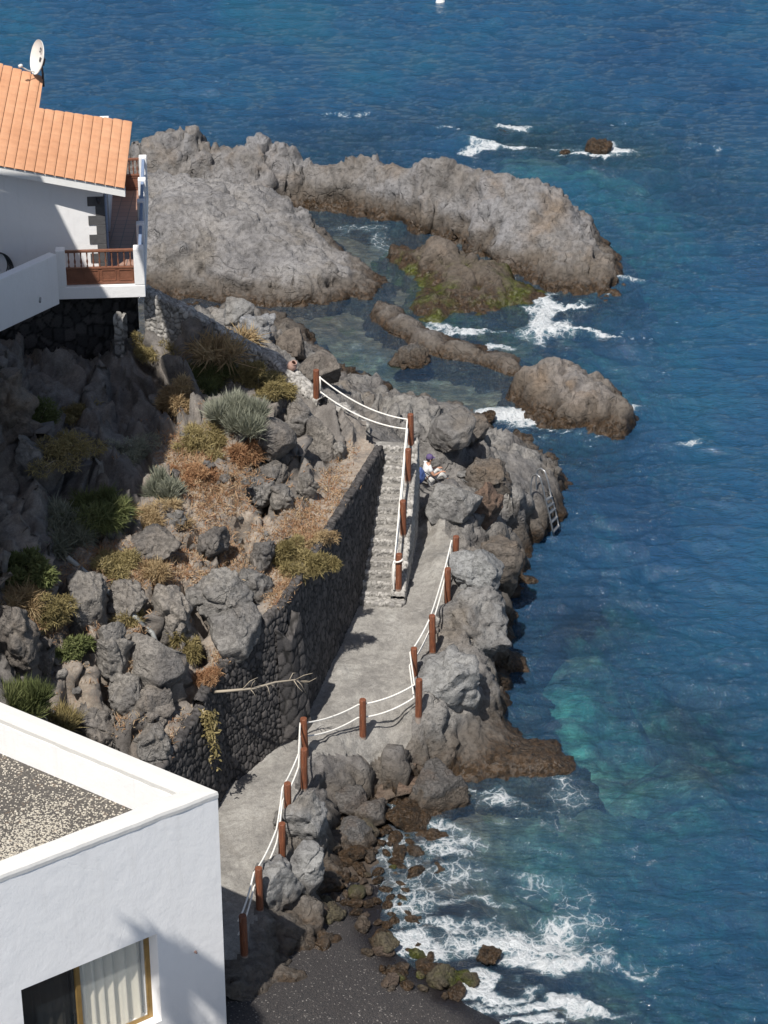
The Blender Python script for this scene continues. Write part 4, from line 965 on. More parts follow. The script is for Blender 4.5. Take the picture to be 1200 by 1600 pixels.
# rounded cobble apron under the lowest step and the small flight by the first post
def cobble_block(name, poly, z0, z1, seed, label, cat, cell=.11):
    n = len(poly); cx = sum(p[0] for p in poly)/n; cy = sum(p[1] for p in poly)/n
    rows = []; L = [(p[0], p[1]) for p in poly]; pl = dense([list(p) for p in L]+[list(L[0])], .03)[:-1]; m = len(pl)
    pl = np.array(pl); rr = []; nn = []; nv = max(4, int((z1-z0)/.03))
    for j in range(nv+1):
        rr.append(np.concatenate([pl, np.full((m, 1), z0+(z1-z0)*j/nv)], 1)); o = pl-np.array([cx, cy]); o = o/np.linalg.norm(o, axis=1)[:, None]
        nn.append(np.concatenate([o, np.full((m, 1), 1. if j == nv else 0)], 1))
    for j in range(1, 13):
        k = 1-j/12; q = np.array([cx, cy])+(pl-np.array([cx, cy]))*k; rr.append(np.concatenate([q, np.full((m, 1), z1)], 1)); nn.append(np.tile([0, 0, 1.], (m, 1)))
    G = np.stack(rr); V, idd, jn = stone_grid(G, np.stack(nn), cell, .03, seed)
    idx = np.arange(len(V)).reshape(len(rr), m); nx = np.roll(idx, -1, 1)
    Q = np.stack([idx[:-1], nx[:-1], nx[1:], idx[1:]], -1).reshape(-1, 4)
    a = sum(L[i][0]*L[(i+1) % n][1]-L[(i+1) % n][0]*L[i][1] for i in range(n))
    if a < 0: Q = Q[:, ::-1]
    o = mesh_np(name, V, Q, M['cobble'], attrs={'cell': idd, 'joint': jn}); BVH[name+str(seed)] = (V, Q)
    if label: tag(o, label, cat)
    return o
ap = cobble_block('apron', [(c0.x+.02, c0.y-.05), (c0.x-.1, c0.y-.22), (ST0.x-.1, ST0.y-.3), (ST0.x-.42, ST0.y-.16), (ST0.x-.42, ST0.y+.1), (c0.x+.02, c0.y+.1)], 1.5, 1.97, 140, None, None)
ap.parent = stair_root; ap.matrix_parent_inverse = Matrix.Translation(-stair_root.location)
for k, (a, b, z, lab) in enumerate([(548, 662, 4.45, 'lowest of the three rough cobble steps above the pale landing'), (532, 648, 4.75, 'middle of the three rough cobble steps above the pale landing'), (518, 636, 5.0, 'topmost rough cobble step just below the first rope post')]):
    q = P(a, b, z); cobble_block('cobble_step', [(q.x-.45, q.y-.28), (q.x+.5, q.y-.12), (q.x+.42, q.y+.22), (q.x-.5, q.y+.15)], z-.5, z, 150+k, lab, 'step')

# ------------------------------------------------------------------ posts and ropes
stairposts = [(494, 578, 494, 628, 5.35), (633, 647, 633, 700, None), (629, 702, 629, 752, None), (621, 782, 621, 836, None), (606, 866, 606, 921, None)]
pathposts = [(710, 838, 711, 892, 0), (698, 888, 699, 943, 0), (675, 962, 676, 1020, 0), (645, 1012, 647, 1064, 0), (653, 1062, 654, 1121, 0), (566, 1093, 567, 1152, 0),
             (475, 1122, 477, 1182, 0), (472, 1169, 475, 1232, 0), (446, 1222, 450, 1287, 0), (437, 1287, 441, 1352, 0), (403, 1353, 406, 1422, 0), (380, 1430, 382, 1493, 0)]
labs = ['rust brown timber post at the end of the cobble wall, first of the rope line', 'tall timber post at the corner where the ropes turn down the stairs', 'timber post on the curb just below the corner post of the stairs', 'timber post halfway down the curb of the stairs', 'timber post at the foot of the stairs with rope tied around it',
        'timber post beside the pale boulder at the far end of the path ropes', 'second timber post from the far end of the path ropes', 'timber post above the lumpy grey rock, third along the path', 'timber post standing just behind another where the ropes bend', 'timber post at the outer corner of the path above the inlet',
        'lone timber post midway along the sagging ropes over the inlet', 'timber post standing behind another at the inner bend of the path', 'timber post in front of the one at the inner bend', 'leaning timber post with faded top beside the narrow path', 'timber post next above the last sunlit one on the narrow path', 'bright rusty timber post, last one in sunlight on the path', 'timber post in deep shade by the white building corner']
POSTS = []
def post_mesh(h, seed):
    m = MB(); r = .083; m.lathe((0, 0, 0), [(r*.98, -.15), (r, .0), (r, h*.5), (r*.985, h-.02), (r*.9, h)], 14)
    b = len(m.v)-14; m.f.append(tuple(range(b, b+14))); m.m.append(0); m.sm.append(False)
    return m
for i, (tx, ty, bx, by, z) in enumerate(stairposts+pathposts):
    if i == 0: b = P(bx, by, z-.05)
    elif i < 5:
        # on the curb line
        best = None
        for k in range(400):
            a = c0+(c1-c0)*(k/399)-st_r*.16; zc = 1.9+.18+2.55*k/399; u = pix((a.x, a.y, zc)); e = abs(u[1]-by)
            if best is None or e < best[0]: best = (e, Vector((a.x, a.y, zc)))
        b = best[1]
        if i == 1: b = best[1]+Vector((.0, .1, 0))
    else: b = on(bx, by, 'headland')
    top = PY(tx, ty, b.y); h = min(1.12, max(.85, (top.z-b.z)))
    m = post_mesh(h, i); o = m.build('rope_post', M['post']); o.location = b
    o.rotation_euler = (rnd.uniform(-.02, .02), rnd.uniform(-.02, .03)-(.03 if i in (12, 13) else 0), rnd.uniform(0, 6))
    tag(o, labs[i], 'post', 'timber posts carrying the white ropes'); POSTS.append((b, h))
def span(a, b, sag, n=14):
    return [a+(b-a)*(k/n)-Vector((0, 0, 4*sag*(k/n)*(1-k/n))) for k in range(n+1)]
def rope_line(ids, dz, sags, off, name, label, closeoff=True):
    pts = []
    at = []
    for i in ids:
        b, h = POSTS[i]; o = off.get(i, Vector((-.105, -.02, 0))) ; at.append(b+o+Vector((0, 0, h-dz.get(i, dz[-1]))))
    for k, (a, c) in enumerate(zip(at[:-1], at[1:])):
        s = span(a, c, sags[k] if k < len(sags) else .03); pts += s if not pts else s[1:]
    m = MB(); m.tube(pts, .021, 7); o = m.build(name, M['rope']); return tag(o, label, 'rope')
o1 = {0: Vector((.10, -.03, 0)), 1: Vector((-.10, -.03, 0))}
rope_line([0, 1, 2, 3, 4], {-1: .14, 0: .2}, [.22, .0, .05, .06], o1, 'rope', 'upper white rope from the cobble wall post down the stairs')
rope_line([0, 1, 2, 3, 4], {-1: .42, 0: .62, 1: .42, 4: .2}, [.22, .0, .05, .06], {k: v+Vector((.015, -.01, 0)) for k, v in {0: o1[0], 1: o1[1], 2: Vector((-.105, 0, 0)), 3: Vector((-.105, 0, 0)), 4: Vector((-.105, 0, 0))}.items()}, 'rope', 'lower white rope from the cobble wall post down the stairs')
o2 = {}
rope_line([5, 6, 7, 8, 9, 10, 11, 12, 13, 14, 15, 16], {-1: .13}, [.02, .06, .06, .0, .10, .10, .0, .05, .06, .1, .12], o2, 'rope', 'upper white rope running post to post along the coast path')
rope_line([5, 6, 7, 8, 9, 10, 11, 12, 13, 14, 15, 16], {-1: .52}, [.02, .10, .08, .0, .12, .12, .0, .08, .1, .12, .12], {k: Vector((-.115, .02, 0)) for k in range(5, 17)}, 'rope', 'lower white rope running post to post along the coast path')
# rope tied round the foot post, its end hanging down; and the short tie by the first post
b, h = POSTS[4]; m = MB()
m.tube([b+Vector((.1*math.cos(a), .1*math.sin(a), h-.17+.03*math.cos(a))) for a in [k*math.pi/8 for k in range(17)]], .024, 7)
m.tube([b+Vector((-.1, -.03, h-.15)), b+Vector((-.15, -.05, h-.3)), b+Vector((-.155, -.05, h-.7)), b+Vector((-.14, -.06, .06)), b+Vector((-.11, -.08, .04)), b+Vector((-.12, -.06, h-.6)), b+Vector((-.11, -.05, h-.25))], .02, 7)
tag(m.build('rope_end', M['rope']), 'white rope end looped round the foot post and hanging beside it', 'rope')
b, h = POSTS[0]; m = MB(); m.tube([b+Vector((.11, -.03, h-.18)), b+Vector((.12, -.04, h-.4)), b+Vector((.115, -.03, h-.68))], .02, 7)
tag(m.build('rope_tie', M['rope']), 'short vertical rope tie on the post by the cobble wall', 'rope')
b, h = POSTS[5]; m = MB(); m.tube([b+Vector((-.1, -.03, h-.1)), b+Vector((-.12, -.04, h-.4)), b+Vector((-.14, -.05, .03)), b+Vector((-.11, -.07, .02)), b+Vector((-.1, -.05, h-.5))], .02, 7)
tag(m.build('rope_tie', M['rope']), 'hanging rope end on the farthest post of the coast path', 'rope')

# ------------------------------------------------------------------ bathing ladder
def ladder():
    root = empty('bathing_ladder', P(858, 790, .6)); tag(root, 'weathered steel bathing ladder with two hooped handrails on the headland edge', 'ladder'); L = root.location
    def Yp(a, b, y): return PY(a, b, y)
    l = [Yp(865, 836, 60.45), Yp(858, 803, 60.4), Yp(852, 780, 60.35), Yp(847, 758, 60.35), Yp(843, 745, 60.4), Yp(838, 741, 60.5), Yp(832, 744, 60.6), Yp(829, 757, 60.6), Yp(829, 782, 60.6)]
    r = [Yp(874, 826, 60.8), Yp(867, 795, 60.8), Yp(861, 775, 60.8), Yp(856, 752, 60.8), Yp(851, 736, 60.9), Yp(845, 732, 61.0), Yp(839, 735, 61.05), Yp(837, 748, 61.05), Yp(838, 772, 61.05)]
    for p in (l, r):
        m = MB(); q = []
        for i in range(len(p)-1):
            for k in range(3): q.append(p[i]+(p[i+1]-p[i])*k/3-L)
        q.append(p[-1]-L); m.tube(q, .026, 8); m.build('handrail', M['steel'], root)
    def along(p, t):
        t *= 2; i = min(int(t), 1); return p[i]+(p[i+1]-p[i])*(t-i)
    for t in (.08, .3, .52, .74, .97):
        m = MB(); a, c = along(l, t)-L, along(r, t)-L; m.box((a+c)/2, ((c-a).length, .09, .03), c-a); m.build('rung', M['steel'], root)
ladder()
# ------------------------------------------------------------------ flat roofed building in the near corner
def near_building():
    K = P(340, 1237, 6.5); a1, a2 = R(54.8), R(55.4)
    fd = Vector((-math.sin(a1), -math.cos(a1), 0)); bd = Vector((-math.sin(a2), math.cos(a2), 0))
    fn = Vector((fd.y*-1, fd.x, 0)); fn = Vector((-fd.y, fd.x, 0)); fn = fn if fn.y < 0 else -fn   # outward normal of the front
    root = empty('white_building', (K.x, K.y, 0)); tag(root, 'white rendered building with flat gravel roof and a curtained window in the near corner', 'building'); O = root.location
    def onplane(px, py, off=0.):
        d = ray(px, py); c = Vector((0, 0, CH)); t = (K-fn*off-c).dot(fn)/d.dot(fn); return c+d*t
    tl, tr = onplane(33, 1549), onplane(245, 1457)
    s = lambda p: (p-K).dot(fd)
    s2, s1 = s(tl), s(tr); zt = (tl.z+tr.z)/2; zb = zt-2.15; W = .42; LF, LB = 11., 11.
    def q(sf, sb, z): return K+fd*sf+bd*sb-O+Vector((0, 0, z-K.z))
    # parallel offset of the inner wall line measured square to each wall
    ang = math.sin(a1+a2)                                       # sine of the corner angle
    w_ = W/ang
    m = MB()
    def seg(sa, sb_, za, zb_):
        m.hexa([q(sb_, 0, za), q(sa, 0, za), q(sa, w_, za), q(sb_, w_, za), q(sb_, 0, zb_), q(sa, 0, zb_), q(sa, w_, zb_), q(sb_, w_, zb_)])
    ZT = 6.36
    seg(w_, s1, -.6, ZT); seg(s2, LF, -.6, ZT); seg(s1, s2, zt, ZT); seg(s1, s2, -.6, zb)
    # corner post and side wall
    m.hexa([q(w_, 0, -.6), q(0, 0, -.6), q(0, w_, -.6), q(w_, w_, -.6), q(w_, 0, ZT), q(0, 0, ZT), q(0, w_, ZT), q(w_, w_, ZT)])
    m.hexa([q(w_, w_, -.6), q(0, w_, -.6), q(0, LB, -.6), q(w_, LB, -.6), q(w_, w_, ZT), q(0, w_, ZT), q(0, LB, ZT), q(w_, LB, ZT)])
    m.hexa([q(LF, LB-w_, -.6), q(w_, LB-w_, -.6), q(w_, LB, -.6), q(LF, LB, -.6), q(LF, LB-w_, ZT), q(w_, LB-w_, ZT), q(w_, LB, ZT), q(LF, LB, ZT)])
    m.build('wall', M['white'], root)
    c = MB(); e = .012; g = w_+.012
    V = []
    n = 240; rg = np.random.RandomState(3)
    # ledge: subdivided strips with a slightly wavering edge
    def strip(a, b, along, L):
        S = np.linspace(0, L, n); rows = []
        prof = [(-e, ZT-.002), (-e-.006, 6.44), (-e+.012, 6.5), (g*.5, 6.508), (g-.02, 6.5), (g, 6.46), (g, ZT-.002)]
        for u, z in prof:
            nz = fbm(np.stack([S, S*0+u*3, S*0+a], 1).astype(np.float32), .5, 4, 9)*.012
            k = np.maximum(S, u) if along == 'f' else np.maximum(S, u)
            pts = [q(kk, u+nn, z+nn*.6) if along == 'f' else q(u+nn, kk, z+nn*.6) for kk, nn in zip(k, nz)]
            rows.append([list(p) for p in pts])
        return np.array(rows)
    for al, L in (('f', LF), ('b', LB)):
        G = strip(0 if al == 'f' else 7, 0, al, L); idx = np.arange(G.shape[0]*n).reshape(G.shape[0], n)
        Q = np.stack([idx[:-1, :-1], idx[:-1, 1:], idx[1:, 1:], idx[1:, :-1]], -1).reshape(-1, 4)
        if al == 'b': Q = Q[:, ::-1]
        mesh_np('coping', G.reshape(-1, 3), Q, M['white_ledge'], root, smooth=False)
    # white inner face of the parapet, 3 mm proud of the wall behind it
    m = MB(); zr = 5.62
    m.hexa([q(LF, w_+.003, zr-.1), q(w_+.003, w_+.003, zr-.1), q(w_+.003, w_+.02, zr-.1), q(LF, w_+.02, zr-.1), q(LF, w_+.003, ZT), q(w_+.003, w_+.003, ZT), q(w_+.003, w_+.02, ZT), q(LF, w_+.02, ZT)])
    m.hexa([q(w_+.02, w_+.021, zr-.1), q(w_+.003, w_+.021, zr-.1), q(w_+.003, LB-w_, zr-.1), q(w_+.02, LB-w_, zr-.1), q(w_+.02, w_+.021, ZT), q(w_+.003, w_+.021, ZT), q(w_+.003, LB-w_, ZT), q(w_+.02, LB-w_, ZT)])
    m.build('parapet_lining', M['white'], root)
    m = MB(); i0 = w_+.022
    m.prism([q(i0, i0, 0)[:2], q(LF, i0, 0)[:2], q(LF, LB-w_-.01, 0)[:2], q(i0, LB-w_-.01, 0)[:2]], zr-.25, zr); rf = m.build('roof', M['gravel'], root)
    # loose pebbles on the roof
    bmv, bmf = ICO[3]; v0, f0 = ico(1); vs, fs, nb = [], [], 0; tint = []
    rr = random.Random(4)
    for k in range(4200):
        a = i0+.05+rr.random()*5.2; b = i0+.03+rr.random()**1.2*5.6; p = q(a, b, zr)
        dry = max(0, min(1, (1.9-b)/1.9)) * (a > 2.2)
        r = rr.uniform(.010, .024); sc = np.array([r*rr.uniform(.8, 1.4), r*rr.uniform(.8, 1.3), r*.7])
        vs.append(v0*sc+np.array(p)+np.array([0, 0, r*.3])); fs.append(f0+nb); nb += len(v0)
    pb = mesh_np('pebbles', np.concatenate(vs), np.concatenate(fs), mk_simple('pale_roof_pebble', (.50, .46, .39), .9, None, 0, .35, 40), rf); pb['kind'] = 'stuff'
    # window: opening, frame, curtains, dark glass
    wr = bpy.data.objects.new('window', None); COL.objects.link(wr); wr.parent = root
    dpt = .20/ang; m = MB()
    def fr(sa, sb_, za, zb_, d0=dpt, th=.05, mi=0, mm=None):
        mm = mm or m; t = th/ang
        mm.hexa([q(sb_, d0, za), q(sa, d0, za), q(sa, d0+t, za), q(sb_, d0+t, za), q(sb_, d0, zb_), q(sa, d0, zb_), q(sa, d0+t, zb_), q(sb_, d0+t, zb_)], mi)
    fr(s1+.003, s1+.09, zb+.003, zt-.003); fr(s2-.09, s2-.003, zb+.003, zt-.003); mid = s1+(s2-s1)*.54
    fr(mid-.045, mid+.045, zb+.08, zt-.05, dpt-.01); fr(s1+.091, s2-.091, zb+.003, zb+.08); fr(s1+.091, s2-.091, zt-.05, zt-.003)
    m.build('frame', M['gold'], wr)
    m = MB(); fr(s1+.1, mid-.05, zb+.085, zt-.055, dpt+.02, .008, 0, m); m2 = MB(); fr(mid+.05, s2-.1, zb+.085, zt-.055, dpt+.03, .008, 0, m2)
    g2 = NT('tinted_window_glass'); g2.b.inputs['Roughness'].default_value = .04; g2.b.inputs['Base Color'].default_value = (.02, .025, .03, 1); g2.b.inputs['Alpha'].default_value = .55; m2.build('pane', g2.m, wr)
    g_ = NT('window_glass'); g_.b.inputs['Roughness'].default_value = .03; g_.b.inputs['Base Color'].default_value = (.9, .95, .93, 1); g_.b.inputs['Alpha'].default_value = .12; g_.b.inputs['Specular IOR Level'].default_value = .6
    m.build('pane', g_.m, wr)
    for sa, sb_, d in ((s1+.05, mid+.02, dpt+.16), (mid-.02, s2-.05, dpt+.26)):
        nx = 220; S = np.linspace(sa, sb_, nx); Z = np.linspace(zb, zt-.04, 12)
        fold = np.sin((S-sa)*2*math.pi/.24+np.sin(S*5)*1.3)*.045+np.sin((S-sa)*2*math.pi/.09)*.008
        G = [[list(q(x_, d+f_*(1+.25*(zt-z_)), z_)) for x_, f_ in zip(S, fold)] for z_ in Z]
        idx = np.arange(nx*12).reshape(12, nx); Q = np.stack([idx[:-1, :-1], idx[:-1, 1:], idx[1:, 1:], idx[1:, :-1]], -1).reshape(-1, 4)
        mesh_np('curtain', np.array(G).reshape(-1, 3), Q, M['curtain'], wr)
    m = MB(); m.hexa([q(s2+.6, 1.6, zb-.3), q(s1-.3, 1.6, zb-.3), q(s1-.3, 1.65, zb-.3), q(s2+.6, 1.65, zb-.3), q(s2+.6, 1.6, zt+.3), q(s1-.3, 1.6, zt+.3), q(s1-.3, 1.65, zt+.3), q(s2+.6, 1.65, zt+.3)])
    m.build('inner_wall', M['white'], root)
    # a bracket stub in the render
    h = onplane(305, 1487, 0); m = MB(); b_ = h-O
    m.lathe(b_+fn*-.01, [(.028, 0), (.03, .03), (.018, .035), (.018, .07), (.0, .071)], 10, ax=fn); m.build('wall_stub', M['clay'], root)
near_building()

# ------------------------------------------------------------------ terrace house
FZ = 8.4
def house():
    root = empty('terrace_house', PY(97, 467, 58.8)); tag(root, 'white terrace house with an orange tiled roof and dark quoins above the cliff', 'house'); O = Vector(root.location); O.z = FZ; root.location = O
    fw = Vector((-.075, .997, 0)).normalized(); rt = Vector((fw.y, -fw.x, 0))
    A = PY(90, 452, 58.8); A.z = FZ                      # front left corner of the deck
    width = (PY(226, 452, 58.75)-PY(90, 452, 58.8)).length
    def q(x, y, z): return A+rt*x+fw*y+Vector((0, 0, z))-O
    def bx(m, x0, x1, y0, y1, z0, z1, mi=0):
        m.hexa([q(x0, y0, z0), q(x1, y0, z0), q(x1, y1, z0), q(x0, y1, z0), q(x0, y0, z1), q(x1, y0, z1), q(x1, y1, z1), q(x0, y1, z1)], mi)
    Wd = width
    # deck slab and floor
    m = MB(); bx(m, 0, Wd, 0, 7.4, -.34, 0); bx(m, -6, -.001, .9, 7.4, -.34, 0); m.build('deck', M['white'], root, .015)
    m = MB(); bx(m, .2, Wd-.2, .2, 7.2, .003, .02); m.build('floor', M['floor'], root)
    wallx = 1.28                                           # right side wall of the house
    # front balustrade
    def pil(x0, x1, y0, y1, h=1.03):
        m = MB(); bx(m, x0, x1, y0, y1, .001, h); return m.build('pillar', M['white'], root, .02)
    pil(.0, .24, .0, .3); pil(Wd-.27, Wd, .0, .3)
    def balustrade(p0, p1, nb, mat):
        """turned balusters above a panelled board, between two points (local x,y)"""
        b = bpy.data.objects.new('balustrade', None); COL.objects.link(b); b.parent = root
        a = q(p0[0], p0[1], 0); c = q(p1[0], p1[1], 0); d = (c-a); L = d.length; d.normalize()
        m = MB(); m.box((a+c)/2+Vector((0, 0, .95)), (L, .085, .07), d); m.build('handrail', mat, b, .012)
        m = MB(); m.box((a+c)/2+Vector((0, 0, .055)), (L, .06, .07), d); m.box((a+c)/2+Vector((0, 0, .475)), (L, .075, .05), d); m.build('rail', mat, b, .006)
        m = MB(); m.box((a+c)/2+Vector((0, 0, .27)), (L, .035, .358), d); nrm = Vector((d.y, -d.x, 0)); npn = max(2, round(L/.42))
        for k in range(npn):
            cc = a+d*(L*(k+.5)/npn)+Vector((0, 0, .27))
            for sx, sz, w_, h_ in ((0, .145, L/npn-.09, .03), (0, -.145, L/npn-.09, .03), (-(L/npn-.09)/2, 0, .03, .26), ((L/npn-.09)/2, 0, .03, .26)):
                m.box(cc+d*sx+Vector((0, 0, sz))+nrm*.026, (w_, .017, h_), d)
        m.build('panel', mat, b)
        for k in range(nb):
            cc = a+d*(L*(k+.5)/nb)+Vector((0, 0, .5)); m = MB()
            m.lathe(cc, [(.022, 0), (.022, .05), (.012, .07), (.03, .16), (.012, .25), (.016, .3), (.022, .36), (.022, .415)], 8); m.build('baluster', mat, b)
        # pointed arches between the baluster heads
        return b
    balustrade((.245, .14), (Wd-.275, .14), 11, M['wood'])
    # right hand side rail seen along its length, and the far end
    ys = [1.9, 3.6, 5.3, 7.15]; prev = .3
    for y in ys:
        pil(Wd-.22, Wd, y-.12, y+.12); balustrade((Wd-.1, prev+.005), (Wd-.1, y-.125), 7, M['shadeblue']); prev = y+.12
    balustrade((wallx, 7.12), (Wd-.225, 7.12), 7, M['wood'])
    # body
    m = MB(); wy = .98
    bx(m, -7, wallx, wy, wy+.3, .002, 2.9)                 # front wall, cut under the roof by the fascia
    bx(m, wallx-.25, wallx, wy+.301, 1.75, .002, 2.3); bx(m, wallx-.25, wallx, 3.9, 7.0, .002, 2.3); bx(m, wallx-.25, wallx, 1.751, 3.899, 2.1, 2.3)
    # trim the top to the sloping eave
    ER = PY(195, 293, 59.35); ELp = PY(0, 258, 59.35); TR = PY(207, 189, 62.6)
    du = (ELp-ER); pn = du.cross(TR-ER).normalized(); pn = pn if pn.z > 0 else -pn
    def roofz(p): w_ = p+O; return ER.z-(pn.x*(w_.x-ER.x)+pn.y*(w_.y-ER.y))/pn.z
    mv = []
    for v in m.v:
        v = Vector(v); zr = roofz(v)-O.z-.14
        if v.z > zr or abs(v.z-2.9) < .01: v.z = zr
        mv.append(tuple(v))
    m.v = mv; m.build('wall', M['white'], root)
    # quoins
    for k in range(8):
        w_ = .42 if k % 2 else .22; m = MB(); z0 = .02+k*.265
        bx(m, wallx-w_, wallx+.022, wy-.022, wy+(.2 if k % 2 else .35), z0, z0+.26); m.build('quoin', M['grey_block'], root, .008)
    # sliding door on the terrace side
    dr = bpy.data.objects.new('sliding_door', None); COL.objects.link(dr); dr.parent = root
    m = MB()
    for y0, y1 in ((1.755, 1.83), (2.8, 2.88), (3.82, 3.895)): bx(m, wallx-.14, wallx-.05, y0, y1, .03, 2.09)
    bx(m, wallx-.13, wallx-.06, 1.831, 3.819, .021, .09); bx(m, wallx-.13, wallx-.06, 1.831, 3.819, 2.02, 2.09); m.build('frame', M['alu'], dr)
    gm = mk_simple('dark_door_glass', (.03, .045, .06), .05); m = MB(); bx(m, wallx-.1, wallx-.09, 1.831, 2.799, .091, 2.019); bx(m, wallx-.1, wallx-.09, 2.881, 3.819, .091, 2.019); m.build('pane', gm, dr)
    m = MB(); bx(m, wallx+.02, wallx+.05, 1.1, 1.72, .03, 2.05); m.build('shutter', M['shadeblue'], root)
    # lamp under the eave
    m = MB(); cc = q(wallx-.12, wy-.06, 2.05); m.lathe(cc, [(.0, .09), (.05, .08), (.06, 0), (.045, -.09), (0, -.1)], 10); m.build('wall_lamp', M['dark'], root)
    # fascia below the tiles
    ul = du.normalized(); vl = (TR-ER)
    vlen = vl.length; vd = vl.normalized(); inn = Vector((0, 1, 0))
    a, c = ER-O, (ER+ul*9)-O; m = MB(); t1 = Vector((0, 0, -.035)); t0 = Vector((0, 0, -.26)); bk = vd*.14
    m.hexa([c+t0, a+t0, a+t0+bk, c+t0+bk, c+t1, a+t1, a+t1+bk, c+t1+bk]); m.build('fascia', M['fascia'], root)
    # rendered soffit slab under the tiles
    TLr = None
    def onroof(px, py):
        d = ray(px, py); cc = Vector((0, 0, CH)); t = (ER-cc).dot(pn)/d.dot(pn); return cc+d*t
    # coordinates in the roof plane: p = ER + ul*u + vd*v
    def uv(p):
        w_ = p-ER; a_ = ul.dot(vd); wu, wv = w_.dot(ul), w_.dot(vd); det = 1-a_*a_
        return (wu-a_*wv)/det, (wv-a_*wu)/det
    uT, vT = uv(onroof(61, 168)); uT2, vT2 = uv(onroof(68, 118)); uT3, vT3 = uv(onroof(0, 97))
    print('roof', uT, vT, uT2, vT2, uT3, vT3, vlen)
    soff = MB(); pz = pn*-.035
    L = 9.
    P3 = [ER, ER+ul*L, ER+ul*L+vd*vT3*1.0, ER+ul*uT2+vd*vT2, ER+ul*uT+vd*vT, ER+vd*vlen]
    lo = [p-pn*.14-O for p in P3]; hi = [p-pn*.03-O for p in P3]; b = 0; soff.v = [tuple(p) for p in lo+hi]; n = 6
    soff.f = [tuple(range(n))]+[tuple(reversed(range(n, 2*n)))]+[(i, n+i, n+(i+1) % n, (i+1) % n) for i in range(n)]; soff.m = [0]*8; soff.sm = [False]*8
    sm = soff.build('roof_slab', M['tile'], root)
    bm = bmesh.new(); bm.from_mesh(sm.data); bmesh.ops.recalc_face_normals(bm, faces=bm.faces); bm.to_mesh(sm.data); bm.free()
    # tiles: one shallow barrel per column, small laps up the slope
    cw = .262; V, Q, rowv = [], [], []
    ncol = int(L/cw)
    for k in range(ncol):
        u0, u1 = k*cw, (k+1)*cw; vm = vlen if u0 < uT-.12 else vT2+(vT3-vT2)*min(1, (u0-uT2)/(uT3-uT2+1e-6))
        if u0 < uT: vm = vlen+(vT-vlen)*u0/uT
        nr = int(vm/.33)+1; us = np.linspace(0, 1, 7)
        vv = []
        for r_ in range(nr):
            a_ = r_*.33; b_ = min(vm, a_+.325); vv += [(a_, 1, 1), (a_+.03, .95, 0), (b_, 0, 0), (b_+.001, -.3, 1)]
        b = len(V)
        jit = rnd.uniform(-.003, .003)
        for v_, lf, rw in vv:
            for t_ in us:
                hgt = .002+.013*min(1, math.sin(math.pi*t_)*4)+.0015*lf+jit
                V.append(tuple(ER+ul*(u0+cw*(.03+.94*t_))+vd*(v_-.05)+pn*hgt-O)); rowv.append(rw)
        for i in range(len(vv)-1):
            for j in range(6): Q.append((b+i*7+j, b+i*7+j+1, b+(i+1)*7+j+1, b+(i+1)*7+j))
    mesh_np('tiles', V, np.array(Q)[:, ::-1] if (ul.cross(vd)).dot(pn) < 0 else Q, M['tile'], root, attrs={'row': rowv})
    # parapet running on to the left of the terrace
    B0, B1 = A+rt*.12, PY(0, 470, 56.95); B1.z = FZ; dd = (B1-B0); B2 = B0+dd*2.2; nn = Vector((dd.y, -dd.x, 0)).normalized()*.13
    nn = nn if nn.y > 0 else -nn
    m = MB(); sh = Vector((0, 0, -.42)); tp = Vector((0, 0, .98)); a_, b_ = B0-O+dd.normalized()*.13, B2-O
    m.hexa([b_+sh-nn*.0, a_+sh, a_+sh+nn*2, b_+sh+nn*2, b_+tp, a_+tp, a_+tp+nn*2, b_+tp+nn*2]); m.build('parapet', M['white'], root, .02)
    cc = PY(62, 468, 57.75)-O; m = MB(); m.tube([cc+Vector((0, .1, 0)), cc+Vector((.02, -.12, -.02))], .03, 10); m.build('drain_spout', M['grey_pipe'], root)
    return A, rt, fw, wy, O, ER, onroof
A_, rt_, fw_, wy_, HO, ER_, onroof = house()
# coiled hose hanging on the front wall
def hose():
    yw = 59.72; c = PY(-2, 412, yw); m = MB()
    for k in range(5):
        r = .30+.025*k; yy = -.04-.018*k
        m.tube([c+Vector((r*.8*math.cos(a)+.02*k, yy, r*1.15*math.sin(a)-.03*k)) for a in [j*math.pi/16 for j in range(33)]], .016, 6)
    tag(m.build('hose', M['hose']), 'dark garden hose coiled on the white house wall', 'hose')
hose()
